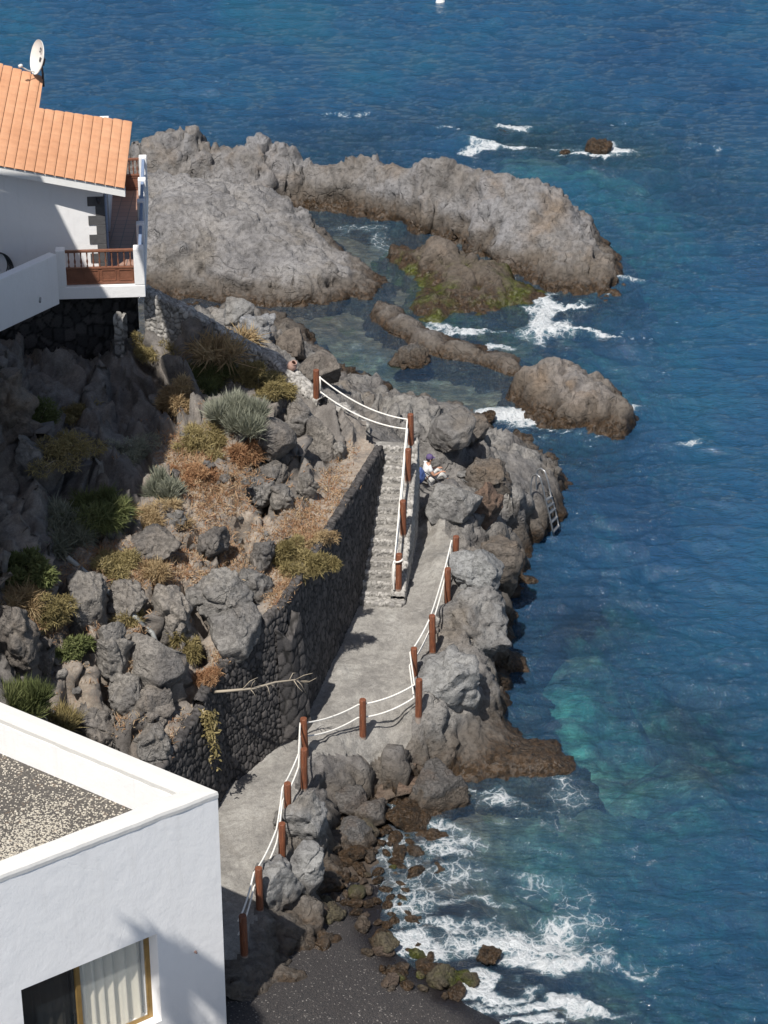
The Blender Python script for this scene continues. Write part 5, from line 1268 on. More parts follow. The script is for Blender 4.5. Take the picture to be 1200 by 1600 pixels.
# satellite dish
def dish():
    b = onroof(66, 122); c = PY(64, 90, b.y-.05)
    root = empty('satellite_dish', b); tag(root, 'pale oval satellite dish on a mast at the step of the orange roof', 'satellite dish'); O = root.location
    ax = Vector((-.86, -.42, .28)).normalized(); m = MB()
    prof = []; n = 9
    for k in range(n+1): r = .47*k/n; prof.append((r, .12*(r/.47)**2))
    prof += [(.475, .128), (.47, .105)]+[(.47*(n-k)/n, .12*((n-k)/n)**2-.018) for k in range(n+1)]
    Mx = ax.to_track_quat('Z', 'Y').to_matrix(); m.lathe(c-O, prof, 40, ax=ax); d_ = m.build('reflector', M['dish'], root)
    # small dark mark of the maker, upper part of the reflector
    up = Vector((0, 0, 1))-ax*ax.z; up.normalize(); sd = up.cross(ax); m = MB(); o = c-O+ax*.055+up*.2
    for cx_, cz_, sx, sz in ((-.045, .03, .03, .07), (-.045, -.05, .03, .05), (.0, .045, .05, .03), (.03, .0, .025, .1), (.0, -.05, .05, .025)):
        m.box(o+sd*cx_+up*cz_, (sx, .006, sz), sd, up)
    m.build('maker_mark', M['dark'], d_)
    m = MB(); lnb = PY(32, 103, b.y-.55)-O; m.tube([c-O-up*.42+ax*.09, (c-O-up*.4+ax*.1+lnb)/2-Vector((0, 0, .05)), lnb], .018, 8); m.build('feed_arm', M['dish'], root)
    m = MB(); m.lathe(lnb, [(0, -.05), (.045, -.05), (.05, .03), (.03, .06), (0, .065)], 12, ax=(c-O-lnb)); m.build('receiver', M['dish'], root)
    m = MB(); m.tube([Vector((.02, .02, -.25)), Vector((.02, .02, .1)), c-O-ax*.06-up*.2, c-O-ax*.03], .03, 8); m.build('mast', M['alu'], root)
    m = MB(); m.box(c-O-ax*.05-up*.1, (.14, .12, .2), sd, up); m.build('bracket', M['alu'], root)
dish()
# neighbouring block just outside the frame on the left: its roof edge shades the slope
def neighbour():
    root = empty('apartment_block', (-14, 47, 4)); tag(root, 'tall plain white block standing left of the slope', 'building'); O = root.location
    pl = [(-9.6, 40.8), (-9.4, 43.2), (-8.95, 46.2), (-9.0, 49.4), (-10.85, 53.3), (-11.15, 54.5), (-19, 54.7), (-19, 37.6), (-11.8, 37.6), (-10.4, 39.2)]
    m = MB(); m.prism([(x-O.x, y-O.y) for x, y in pl], 0-O.z, 19.4-O.z); m.build('wall', M['white'], root)
    m = MB(); m.prism([(x-O.x, y-O.y) for x, y in pl], 19.403-O.z, 20-O.z); m.build('parapet', M['white_ledge'], root)
    cp = [(-9.3, 48.3), (-7.7, 48.8), (-6.5, 50.2), (-6.2, 51.4), (-6.8, 52.6), (-9.2, 53.3)]  # unseen overhang, added only to cast shade on the slope by the garden wall
    m = MB(); m.prism([(x-O.x, y-O.y) for x, y in cp], 20.003-O.z, 20.2-O.z); m.build('shadow_canopy', M['white_ledge'], root)
    for i in range(len(pl)-1):
        if i in (5, 6, 7): continue
        a, b = Vector((*pl[i], 0)), Vector((*pl[i+1], 0)); d = (b-a); L = d.length; d.normalize(); n = Vector((d.y, -d.x, 0))
        for z in (9, 12, 15, 18):
            m = MB(); m.box((a+b)/2+n*.01+Vector((0, 0, z))-O, (min(L*.55, 1.6), .06, 1.5), d); m.build('window', M['alu'], root)
neighbour()
# ------------------------------------------------------------------ boulders
M['hillrock'] = rock_mat('hill_boulder', (.175, .165, .158), (.225, .215, .205), (.27, .24, .21), wet0=-9, wet1=-9, scale=1.6, pale=(.36, .335, .30))
M['rock_pale'] = rock_mat('pale_boulder', (.25, .25, .25), (.31, .31, .305), (.28, .26, .24), wet0=-9, wet1=-9, scale=1.3, pale=(.38, .38, .37))
M['rock_red'] = rock_mat('red_brown_rock', (.20, .13, .095), (.25, .17, .125), (.22, .175, .14), wet0=-.1, wet1=.2, scale=1.3)
M['rock_brownish'] = rock_mat('brownish_rock', (.20, .17, .145), (.25, .22, .19), (.26, .205, .155), wet0=-.2, wet1=.2, scale=1.3)
M['rock_tide'] = rock_mat('tide_boulder', (.13, .125, .12), (.18, .172, .165), (.19, .155, .13), wet0=.05, wet1=.0, scale=2.2)
M['rock_wet'] = rock_mat('wet_rock', (.12, .085, .06), (.13, .10, .075), (.15, .10, .07), wet0=.5, wet1=.6, scale=2.5)
M['rock_moss'] = rock_mat('mossy_rock', (.10, .10, .03), (.13, .13, .035), (.10, .09, .05), wet0=.0, wet1=.1, scale=3, weed=True)
B = 'embedded hillside boulders'
HB = [ # px, py, w, h, seed, label, mat, kw
 (430, 690, 50, 62, 201, 'smooth egg shaped grey boulder below the olive shrub', dict(lump=.03, cuts=3)),
 (428, 745, 52, 60, 202, 'dark grey boulder directly under the smooth egg shaped one', dict()),
 (362, 985, 80, 76, 203, 'big angular boulder with a flat brown face near the top of the sunlit wall', dict(lump=.04, cuts=12)),
 (345, 925, 76, 56, 204, 'pale dusty boulder leaning on the big flat faced one', dict(cuts=9)),
 (240, 1045, 108, 92, 205, 'largest rounded grey boulder overhanging a dark hollow', dict(lump=.035, cuts=8)),
 (243, 1105, 58, 50, 206, 'layered grey boulder wedged beneath the largest rounded one', dict()),
 (128, 950, 66, 108, 207, 'tall grey boulder split by a pale crack beside the grey pipe', dict(lump=.05)),
 (18, 1000, 72, 120, 208, 'pale brown craggy boulder at the left edge above the flat roof', dict(lump=.12)),
 (62, 1050, 46, 100, 209, 'narrow upright brown boulder leaning on the craggy one', dict(lump=.12)),
 (178, 1025, 50, 100, 210, 'upright grey boulder between the split boulder and the largest rounded one', dict()),
 (200, 1090, 50, 56, 211, 'small grey boulder low in the gully behind the white parapet', dict()),
 (150, 1130, 60, 60, 212, 'weathered boulder just above the white parapet', dict()),
 (178, 1160, 40, 42, 213, 'dark rounded boulder touching the white parapet line', dict()),
 (330, 850, 48, 62, 214, 'grey boulder half buried in dry creepers mid slope', dict()),
 (280, 818, 26, 48, 215, 'small dark boulder at the edge of the shade', dict()),
 (240, 850, 60, 40, 216, 'low pale boulder covered in dust', dict()),
 (400, 775, 40, 66, 217, 'tall fissured boulder above the dry terrace', dict(lump=.12)),
 (440, 780, 32, 50, 218, 'grey boulder standing at the back of the dry terrace', dict(lump=.09)),
 (478, 765, 28, 42, 219, 'wedge shaped boulder on the dry terrace', dict()),
 (503, 700, 44, 76, 220, 'smooth leaning slab of grey rock below the first rope post', dict(lump=.04, tilt=.3)),
 (528, 712, 24, 36, 221, 'small pointed boulder against the leaning slab', dict()),
 (470, 665, 52, 60, 222, 'broad grey outcrop shaded by the olive shrub', dict()),
 (410, 870, 36, 60, 223, 'dark upright boulder left of the round olive shrub', dict()),
 (390, 915, 50, 64, 224, 'grey boulder in the cleft above the angular one', dict()),
 (270, 960, 60, 80, 225, 'sloping dusty boulder behind the tufted olive shrub', dict()),
 (14, 640, 60, 160, 226, 'big rough outcrop on the left edge in the shade', dict(lump=.12)),
 (45, 720, 36, 80, 227, 'lower shaded outcrop with one sunlit edge', dict(lump=.1)),
 (200, 940, 60, 60, 228, 'low fissured boulder crossed by the grey pipe', dict()),
 (240, 1160, 50, 60, 229, 'grey boulder beside the top of the lowest wall', dict()),
]
for px, py, w_, h_, sd, lab, kw in HB:
    o = big(px, py, w_, h_, sd, M['hillrock'] if sd not in (208, 209, 226) else M['rock_brownish'], lab, depth=kw.pop('depth', 1.0), rz=rnd.uniform(0, 6), group=B, **kw)
RB = 'large rocks on the headland'
RK = [
 (706, 788, 74, 58, 301, 'pale grey flat topped boulder just below the seated person', dict(lump=.04, cuts=12), 'rock_pale'),
 (742, 890, 62, 84, 302, 'light grey rounded boulder beside the farthest path post', dict(lump=.07), 'rock_pale'),
 (757, 800, 42, 76, 303, 'reddish brown leaning boulder behind the pale flat topped one', dict(lump=.05), 'rock_red'),
 (782, 880, 56, 108, 304, 'long brown slab sliding down to the water', dict(lump=.04, cuts=5, tilt=.35), 'rock_brownish'),
 (742, 965, 90, 100, 305, 'deeply pitted grey rock right of the path ropes', dict(lump=.11), 'rock'),
 (706, 1066, 90, 86, 306, 'lumpy grey rock below the bend of the path ropes', dict(lump=.1), 'rock'),
 (765, 745, 60, 60, 307, 'brownish rock hump near the middle of the headland', dict(), 'rock_brownish'),
 (700, 672, 70, 60, 308, 'grey rock hump behind the seated person', dict(lump=.05), 'rock'),
 (735, 672, 50, 60, 309, 'rough brown rock at the back edge of the headland', dict(lump=.12), 'rock_brownish'),
 (372, 490, 46, 42, 310, 'dark rounded boulder on top of the shoreline rocks below the slab', dict(lump=.04), 'rock'),
 (400, 512, 52, 40, 311, 'pale rock leaning below the dark rounded boulder', dict(), 'rock_grey'),
 (457, 545, 46, 50, 312, 'brown rounded boulder at the edge of the tide pool', dict(lump=.04), 'rock_brownish'),
 (500, 578, 60, 44, 313, 'smooth brown rock behind the first rope post', dict(lump=.03), 'rock_brownish'),
 (482, 1290, 56, 100, 314, 'dark grey upright rock below the inner bend of the path', dict(lump=.08), 'rock'),
 (436, 1385, 66, 90, 315, 'grey rock shoulder under the last sunlit post', dict(lump=.08), 'rock'),
 (475, 1365, 44, 100, 316, 'narrow dark rock at the head of the black beach', dict(lump=.08), 'rock'),
 (682, 1237, 86, 66, 317, 'big pale grey boulder standing in the water of the inlet', dict(lump=.035, cuts=12, z=.25), 'rock_tide'),
 (612, 1222, 80, 40, 318, 'flat red brown boulder at the mouth of the sea cave', dict(lump=.05, z=.15), 'rock_red'),
 (540, 1255, 50, 56, 319, 'purplish grey block at the back of the inlet', dict(lump=.04, cuts=12, z=.35), 'rock_tide'),
 (582, 1272, 50, 50, 320, 'grey rounded boulder in the middle of the inlet cobbles', dict(lump=.04, z=.2), 'rock_tide'),
 (548, 1312, 58, 46, 321, 'dark grey boulder beside the upright rock', dict(lump=.04, z=.2), 'rock_tide'),
 (640, 1282, 60, 44, 322, 'brown wedge shaped boulder washed by foam', dict(lump=.05, z=.05), 'rock_wet'),
 (640, 560, 52, 26, 323, 'small brown boulder alone in the tide pool', dict(z=.1), 'rock_tide'),
 (937, 232, 34, 20, 324, 'dark craggy rock breaking the surf beyond the ridge', dict(z=.15, lump=.12), 'rock_wet'),
 (884, 239, 14, 8, 325, 'small wet rock next to the craggy one in the surf', dict(z=.05, lump=.12), 'rock_wet'),
 (786, 206, 16, 7, 326, 'farthest tiny wet rock with foam behind it', dict(z=.05, lump=.1), 'rock_wet'),
 (762, 1492, 34, 16, 327, 'red brown rock awash in the breaking wave', dict(z=.08), 'rock_wet'),
 (690, 1532, 44, 34, 328, 'olive green boulder on the beach at the edge of the foam', dict(z=.08), 'rock_moss'),
 (600, 1475, 40, 22, 329, 'bright mossy boulder at the tip of the black sand', dict(z=.1), 'rock_moss'),
 (508, 1422, 46, 20, 330, 'flat moss green slab at the foot of the dark rock', dict(z=.22, cuts=12), 'rock_moss'),
 (735, 1530, 26, 16, 331, 'small greenish stone where the foam meets the sand', dict(z=.06), 'rock_moss'),
 (620, 1520, 40, 18, 332, 'low dark wet stone lying on the beach', dict(z=.08), 'rock_wet'),
 (760, 655, 30, 22, 333, 'dark wet rock in the channel beside the headland', dict(z=.05), 'rock_wet'),
 (620, 1180, 60, 30, 334, 'brown rock in the shadow under the path ledge', dict(z=.5), 'rock_red'),
 (450, 1290, 30, 50, 335, 'grey knob of rock by the narrow path', dict(), 'rock'),
]
for px, py, w_, h_, sd, lab, kw, mt in RK:
    big(px, py, w_, h_, sd, M[mt], lab, depth=kw.pop('depth', 1.05), rz=rnd.uniform(-.5, .5), group=RB, **kw)
# cobbles of the inlet: every stone its own object, a few shared shapes
def cobbles():
    shapes = []
    for k in range(9):
        V, f = boulder_geo((1, .8, .62), 500+k, sub=4, cuts=18, lump=.075); V = V+0
        V -= V.mean(0); shapes.append((V, f))
    mats = ['rock_tide', 'rock_wet', 'rock_wet', 'rock_red2', 'rock_moss2', 'rock_tide', 'rock_wet', 'rock_tide', 'rock_moss']
    M['rock_red2'] = rock_mat('red_cobble', (.16, .085, .06), (.22, .13, .095), (.20, .15, .12), wet0=-.05, wet1=0, scale=3)
    M['rock_moss2'] = rock_mat('olive_cobble', (.06, .06, .025), (.09, .08, .035), (.11, .09, .05), wet0=.1, wet1=.1, scale=3, weed=True)
    protos = [mesh_np('cobble', V, f, M[m]) for (V, f), m in zip(shapes, mats)]
    region = [(525, 1235), (600, 1225), (640, 1250), (720, 1290), (700, 1345), (640, 1380), (655, 1420), (600, 1500), (560, 1440), (500, 1395), (510, 1330)]
    col = {'rock_tide': 'dark grey', 'rock_wet': 'wet brown', 'rock_red2': 'reddish', 'rock_moss2': 'olive stained', 'rock_moss': 'moss green'}
    rr = random.Random(12); placed = []; n = 0; tries = 0
    while n < 150 and tries < 6000:
        tries += 1; px, py = rr.uniform(480, 740), rr.uniform(1225, 1560)
        if not in_poly(np.array([px]), np.array([py]), region)[0] and not (n > 96 and in_poly(np.array([px]), np.array([py]), [(560, 1470), (640, 1400), (800, 1500), (760, 1560), (600, 1560)])[0]): continue
        s = rr.choice([.7, .55, .45, .36, .3, .26, .22, .2, .18]) if py < 1400 else rr.choice([.4, .3, .24, .2, .18])
        p = P(px, py, .05)
        if any((p.x-a)**2+(p.y-b)**2 < ((s+c)*.36)**2 for a, b, c in placed): continue
        placed.append((p.x, p.y, s)); bz_ = float(bedz(np.array([p.x]), np.array([p.y]))[0])
        k = rr.randrange(9); o = protos[k] if not protos[k].get('label') else protos[k].copy()
        if o.name not in COL.objects: COL.objects.link(o)
        o.location = (p.x, p.y, max(bz_, -.25)+s*.16); o.scale = (s*rr.uniform(.9, 1.3), s*rr.uniform(.85, 1.1), s*rr.uniform(.85, 1.1)); o.rotation_euler = (rr.uniform(-.3, .3), rr.uniform(-.3, .3), rr.uniform(0, 6.28))
        size = 'large' if s > .55 else ('mid sized' if s > .33 else 'small')
        where = 'at the back of the inlet' if py < 1290 else ('in the middle of the inlet' if py < 1370 else ('by the black sand' if py < 1450 else 'in the foam by the beach'))
        tag(o, f'{size} {col[mats[k]]} stone among the cobbles {where}', 'stone', f'{size} {col[mats[k]]} cobbles {where}'); n += 1
    for o in protos:
        if not o.get('label'): bpy.data.objects.remove(o)
cobbles()

# ------------------------------------------------------------------ plants
def blade_mesh(base, dirs, ln, wd, bend, rs):
    """curved tapering blades: 2 quads each; returns V, Q, tint"""
    n = len(base); d = dirs/np.linalg.norm(dirs, axis=1)[:, None]
    r = rs.normal(size=(n, 3)); s = np.cross(d, r); s /= np.linalg.norm(s, axis=1)[:, None]+1e-6
    g = rs.normal(size=(n, 3))*.5; g[:, 2] -= .35
    V = np.zeros((n, 6, 3))
    for i, (t, w_) in enumerate(((0, .7), (.55, 1.), (1, .12))):
        c = base+d*(ln*t)[:, None]+g*(ln*bend*t*t)[:, None]
        V[:, 2*i] = c-s*(wd*w_)[:, None]/2; V[:, 2*i+1] = c+s*(wd*w_)[:, None]/2
    idx = np.arange(n*6).reshape(n, 6)
    Q = np.concatenate([idx[:, [0, 1, 3, 2]], idx[:, [2, 3, 5, 4]]])
    return V.reshape(-1, 3), Q
def bush(loc, rx, ry, rz, n, mat, label, seed, kind='shrub', ln=(.05, .14), wd=.016, up=.35, bend=.4, name='shrub', hollow=.35, twigs=True, group=None):
    rs = np.random.RandomState(seed); root = empty(name, loc); tag(root, label, kind, group)
    # clumpy volume: several lobes of different size
    nl = rs.randint(12, 19); lc = rs.normal(size=(nl, 3))*.46; lc[:, 2] = np.abs(lc[:, 2])*.8; lr = rs.uniform(.2, .5, nl)
    k = rs.randint(0, nl, n); u = rs.normal(size=(n, 3)); u /= np.linalg.norm(u, axis=1)[:, None]
    p = lc[k]+u*(lr[k]*rs.uniform(hollow, 1, n)**.5)[:, None]
    p[:, 2] = np.where(p[:, 2] < -.15, -.15+rs.rand(n)*.3, p[:, 2])
    base = p*np.array([rx, ry, rz]); dirs = u*(.35+up*.25)+p*.3+rs.normal(size=(n, 3))*(.75 if up < .9 else .3); dirs[:, 2] += up
    L = rs.uniform(ln[0], ln[1], n); V, Q = blade_mesh(base, dirs, L, np.full(n, wd)*rs.uniform(.6, 1.3, n), bend, rs)
    tint = np.clip(rs.rand(nl)[k]*.5+rs.rand(n)*.5, 0, 1)
    mesh_np('foliage', V, Q, mat, root, smooth=False, attrs={'tint': np.repeat(tint, 6)})
    if twigs:
        m = MB()
        for j in range(9):
            e = lc[j % nl]*np.array([rx, ry, rz])*rs.uniform(.6, 1.2); m.tube([(0, 0, -.1), (e[0]*.5, e[1]*.5, e[2]*.35+.05), tuple(e)], [.018, .012, .005], 5)
        m.build('stems', M['twig'], root)
    return root
def px_bush(px, py, wx, hy, n, mat, label, seed, **k):
    h = on(px, py+hy*.3); d = (h-Vector((0, 0, CH))).length; s = d/F
    return bush(h-Vector((0, 0, .03)), wx*s*.86, wx*s*.75, hy*s*.8, int(n*3.2), M[mat], label, seed, **k)
px_bush(278, 622, 34, 40, 2600, 'v_dry', 'ball of dry straw coloured shrub at the edge of the shade', 1, ln=(.08, .24), up=.3, wd=.02)
px_bush(405, 600, 50, 54, 5200, 'v_olive', 'large dense olive brown shrub beneath the cobble wall', 2)
px_bush(372, 650, 46, 40, 2800, 'v_grey', 'pale grey green spiky shrub below the large olive one', 3, ln=(.18, .42), up=1.2, bend=.15, wd=.018)
px_bush(388, 705, 40, 30, 2400, 'v_rust', 'low rusty orange creeper patch beside the egg shaped boulder', 4, ln=(.06, .2), up=.1)
px_bush(318, 690, 46, 40, 1800, 'v_olive', 'thin olive and straw plants in the dry slope', 5, ln=(.08, .22))
px_bush(300, 735, 40, 26, 1500, 'v_rust', 'faded rust patch further down the dry slope', 6, ln=(.05, .15), up=.1)
px_bush(472, 868, 40, 48, 4200, 'v_olive', 'round olive shrub hanging over the dry terrace', 7)
px_bush(256, 768, 28, 36, 1500, 'v_grey', 'small grey green shrub on the shadow line', 8, ln=(.15, .35), up=1.0, bend=.15, wd=.02)
px_bush(90, 825, 56, 44, 3200, 'v_grey', 'grey green shrub spreading out of the shade on the left', 9, ln=(.15, .4), up=.8, wd=.022)
px_bush(155, 790, 60, 44, 2600, 'v_green', 'dark shrub fully in the shade below the terrace', 10, ln=(.15, .35))
px_bush(34, 885, 50, 52, 5200, 'v_green', 'bright green leafy bush on the left edge', 11, ln=(.06, .16), wd=.045)
px_bush(60, 950, 54, 50, 3600, 'v_olive', 'olive straw bush under the bright green one', 12)
px_bush(108, 1010, 28, 30, 1700, 'v_green', 'small green and yellow bush beside the split boulder', 13, wd=.03)
px_bush(180, 875, 44, 30, 2400, 'v_olive', 'low olive bush by the upper end of the grey pipe', 14)
px_bush(290, 1000, 32, 46, 2800, 'v_olive', 'tufted olive shrub right of the largest rounded boulder', 15)
px_bush(318, 1052, 26, 24, 1400, 'v_rust', 'small rusty tuft at the top of the sunlit wall', 16)
px_bush(32, 1098, 40, 34, 1500, 'v_green', 'spiky green tuft just behind the white parapet', 17, ln=(.25, .5), up=1.6, bend=.2, wd=.02)
px_bush(95, 1130, 30, 22, 900, 'v_olive', 'thin yellowish tuft behind the white parapet', 18, ln=(.2, .4), up=1.4)
px_bush(205, 960, 26, 20, 900, 'v_olive', 'tiny yellow green tuft on the grey pipe', 19)
px_bush(330, 545, 44, 30, 500, 'v_dry', 'tangle of bent dry stalks in front of the shaded wall', 20, ln=(.2, .55), up=.6, bend=.6, wd=.03)
px_bush(380, 530, 22, 24, 220, 'v_dry', 'few bent dry stalks on the wall top', 21, ln=(.2, .5), up=.8, bend=.6, wd=.03)
px_bush(320, 585, 50, 30, 1800, 'v_green', 'dark green shrub in shade behind the straw ball', 22, ln=(.12, .3))
px_bush(30, 930, 40, 40, 1500, 'v_dry', 'pinkish dry grass at the left edge', 23, ln=(.15, .3), wd=.015)
px_bush(240, 800, 40, 24, 1200, 'v_dry', 'dry brown tuft right of the shaded shrub', 24, ln=(.08, .2))
px_bush(500, 840, 22, 26, 700, 'v_dry', 'straw coloured tuft on the dry terrace edge', 25, ln=(.05, .14), up=.2)
px_bush(235, 890, 30, 20, 700, 'v_dry', 'sparse dry tuft on the pale dusty rock', 26, ln=(.1, .25), wd=.014)
px_bush(60, 640, 40, 60, 1500, 'v_green', 'dark trailing plant high on the shaded cliff', 28)
px_bush(200, 700, 50, 40, 1500, 'v_grey', 'dull shrub at the foot of the shaded cliff', 29)
px_bush(240, 540, 40, 30, 900, 'v_olive', 'dry tuft in the shade beneath the terrace corner', 30)
px_bush(120, 640, 36, 30, 900, 'v_olive', 'dull tuft midway up the shaded cliff', 31)
px_bush(100, 700, 60, 40, 1500, 'v_olive', 'faint dry plants on the shaded cliff foot', 27)
# creeping ground cover, uncountable
def ground_cover():
    rs = np.random.RandomState(9); N = 60000
    patches = [(335, 760, 70, 60, .9), (300, 700, 50, 50, 1), (470, 835, 40, 70, 1), (440, 920, 35, 30, 1), (350, 860, 70, 50, .7), (370, 1030, 40, 20, .8), (260, 900, 80, 40, .6), (80, 970, 70, 50, .8), (200, 990, 60, 60, .5), (520, 760, 25, 40, .6), (280, 1165, 35, 40, .8), (150, 1120, 60, 40, .6), (400, 730, 40, 40, .7), (540, 710, 20, 16, .4), (180, 880, 80, 40, .6)]
    wts = np.array([a[2]*a[3]*a[4] for a in patches]); wts = wts/wts.sum(); k = rs.choice(len(patches), N//6, p=wts)
    out = []
    for i in k:
        a = patches[i]; px = a[0]+rs.normal()*a[2]*.55; py = a[1]+rs.normal()*a[3]*.55
        h, nn_ = hit(px, py, 'hillside')
        if h is None or nn_.z < .45: continue
        for j in range(6): out.append((h.x+rs.normal()*.06, h.y+rs.normal()*.06, h.z))
    b = np.array(out); n = len(b); d = rs.normal(size=(n, 3)); d[:, 2] = np.abs(d[:, 2])+.3
    V, Q = blade_mesh(b, d, rs.uniform(.03, .16, n), rs.uniform(.010, .024, n), .4, rs)
    o = mesh_np('ground_cover', V, Q, M['v_cover'], smooth=False, attrs={'tint': np.repeat(rs.rand(n), 6)}); tag(o, 'dry straw and rust coloured creeping plants covering the slope', 'ground cover', kind='stuff')
M['v_cover'] = mk_veg('dry_ground_cover', (.30, .15, .08), (.42, .30, .18), (.52, .42, .28))
ground_cover()
# bare branch reaching out over the wall
def branch():
    a = on(332, 1080); m = MB(); Y = a.y+.1
    pts = [PY(322, 1082, 46.0), PY(350, 1080, 45.85), PY(395, 1076, 46.2), PY(430, 1066, 46.7), PY(462, 1062, 47.0), PY(482, 1070, 47.15)]
    m.tube(pts, [.035, .032, .028, .022, .016, .006], 6)
    rr = random.Random(5)
    for i in range(2, 6):
        for k in range(3):
            p = pts[i-1]+(pts[i]-pts[i-1])*rr.random(); e = p+Vector((rr.uniform(.1, .45), rr.uniform(-.3, .2), rr.uniform(-.35, .3))); mid = (p+e)/2+Vector((0, 0, rr.uniform(-.05, .1)))
            m.tube([p, mid, e], [.012, .009, .004], 5)
    tag(m.build('bare_branch', M['twig']), 'long pale bare branch sticking out across the sunlit wall', 'branch')
branch()
def hanging():
    rs = np.random.RandomState(2); base = []
    for k in range(420):
        t = rs.rand(); base.append(PY(318+20*t+rs.normal()*4, 1112+70*t*rs.rand()*1.3, 45.2-.3*t))
    b = np.array([list(x) for x in base]); d = rs.normal(size=(len(b), 3)); d[:, 2] -= .6
    V, Q = blade_mesh(b, d, rs.uniform(.06, .14, len(b)), np.full(len(b), .045), .4, rs)
    root = empty('hanging_plant', PY(318, 1110, 45.2)); tag(root, 'yellow green trailing plant hanging over the shaded wall', 'plant'); O = np.array(root.location)
    mesh_np('foliage', V-O, Q, M['v_olive'], root, smooth=False, attrs={'tint': np.repeat(rs.rand(len(b)), 6)})
    m = MB(); m.tube([PY(316, 1108, 45.2)-root.location, PY(328, 1140, 45.05)-root.location, PY(340, 1185, 44.95)-root.location], [.012, .01, .004], 5); m.build('stems', M['twig'], root)
hanging()
def pipe():
    a, b_, c, d = on(108, 880), on(160, 925), on(212, 972), on(232, 985); e = PY(245, 1006, d.y-.35); up = Vector((0, -.16, .24))
    m = MB(); m.tube([a+up, b_+up*1.2, c+up*1.1, PY(228, 984, d.y-.1)+up*.3], .055, 10); m.tube([PY(228, 984, d.y-.1)+up*.3, PY(238, 990, d.y-.2)+up*.2, e], .055, 10)
    tag(m.build('drain_pipe', M['grey_pipe']), 'pale grey pipe running down the rocks with an elbow at its end', 'pipe')
pipe()
def urn():
    b = PY(455, 574, 59.2); m = MB()
    m.lathe(b, [(.0, -.1), (.13, -.09), (.20, .02), (.22, .15), (.17, .28), (.11, .34), (.13, .4), (.11, .4), (.09, .34), (.15, .27), (.19, .15), (.17, .04), (0, -.05)], 20, ax=(.35, -.45, .8))
    m.v = [tuple(b+(Vector(v)-b)*.62) for v in m.v]
    tag(m.build('clay_pot', M['clay']), 'pink terracotta pot lying on the end of the cobble wall', 'pot')
urn()
# flat stones piled beside the person
for k, (a, b_, s) in enumerate([(742, 745, .34), (730, 752, .28), (752, 752, .3), (722, 742, .22), (738, 738, .25)]):
    h = on(a, b_); V, f = boulder_geo((s*1.3, s, s*.35), 700+k, sub=3, cuts=8)
    o = mesh_np('loose_stone', V, f, M['rock_pale']); o.location = h+Vector((0, 0, .04)); o.rotation_euler = (0, .15, k)
    tag(o, ['largest pale loose stone right of the seated person', 'pale flat loose stone nearest the seated person', 'pale loose stone on the right of the little pile', 'smallest loose stone at the left of the pile', 'pale loose stone at the back of the pile'][k], 'stone', 'loose stones by the person')

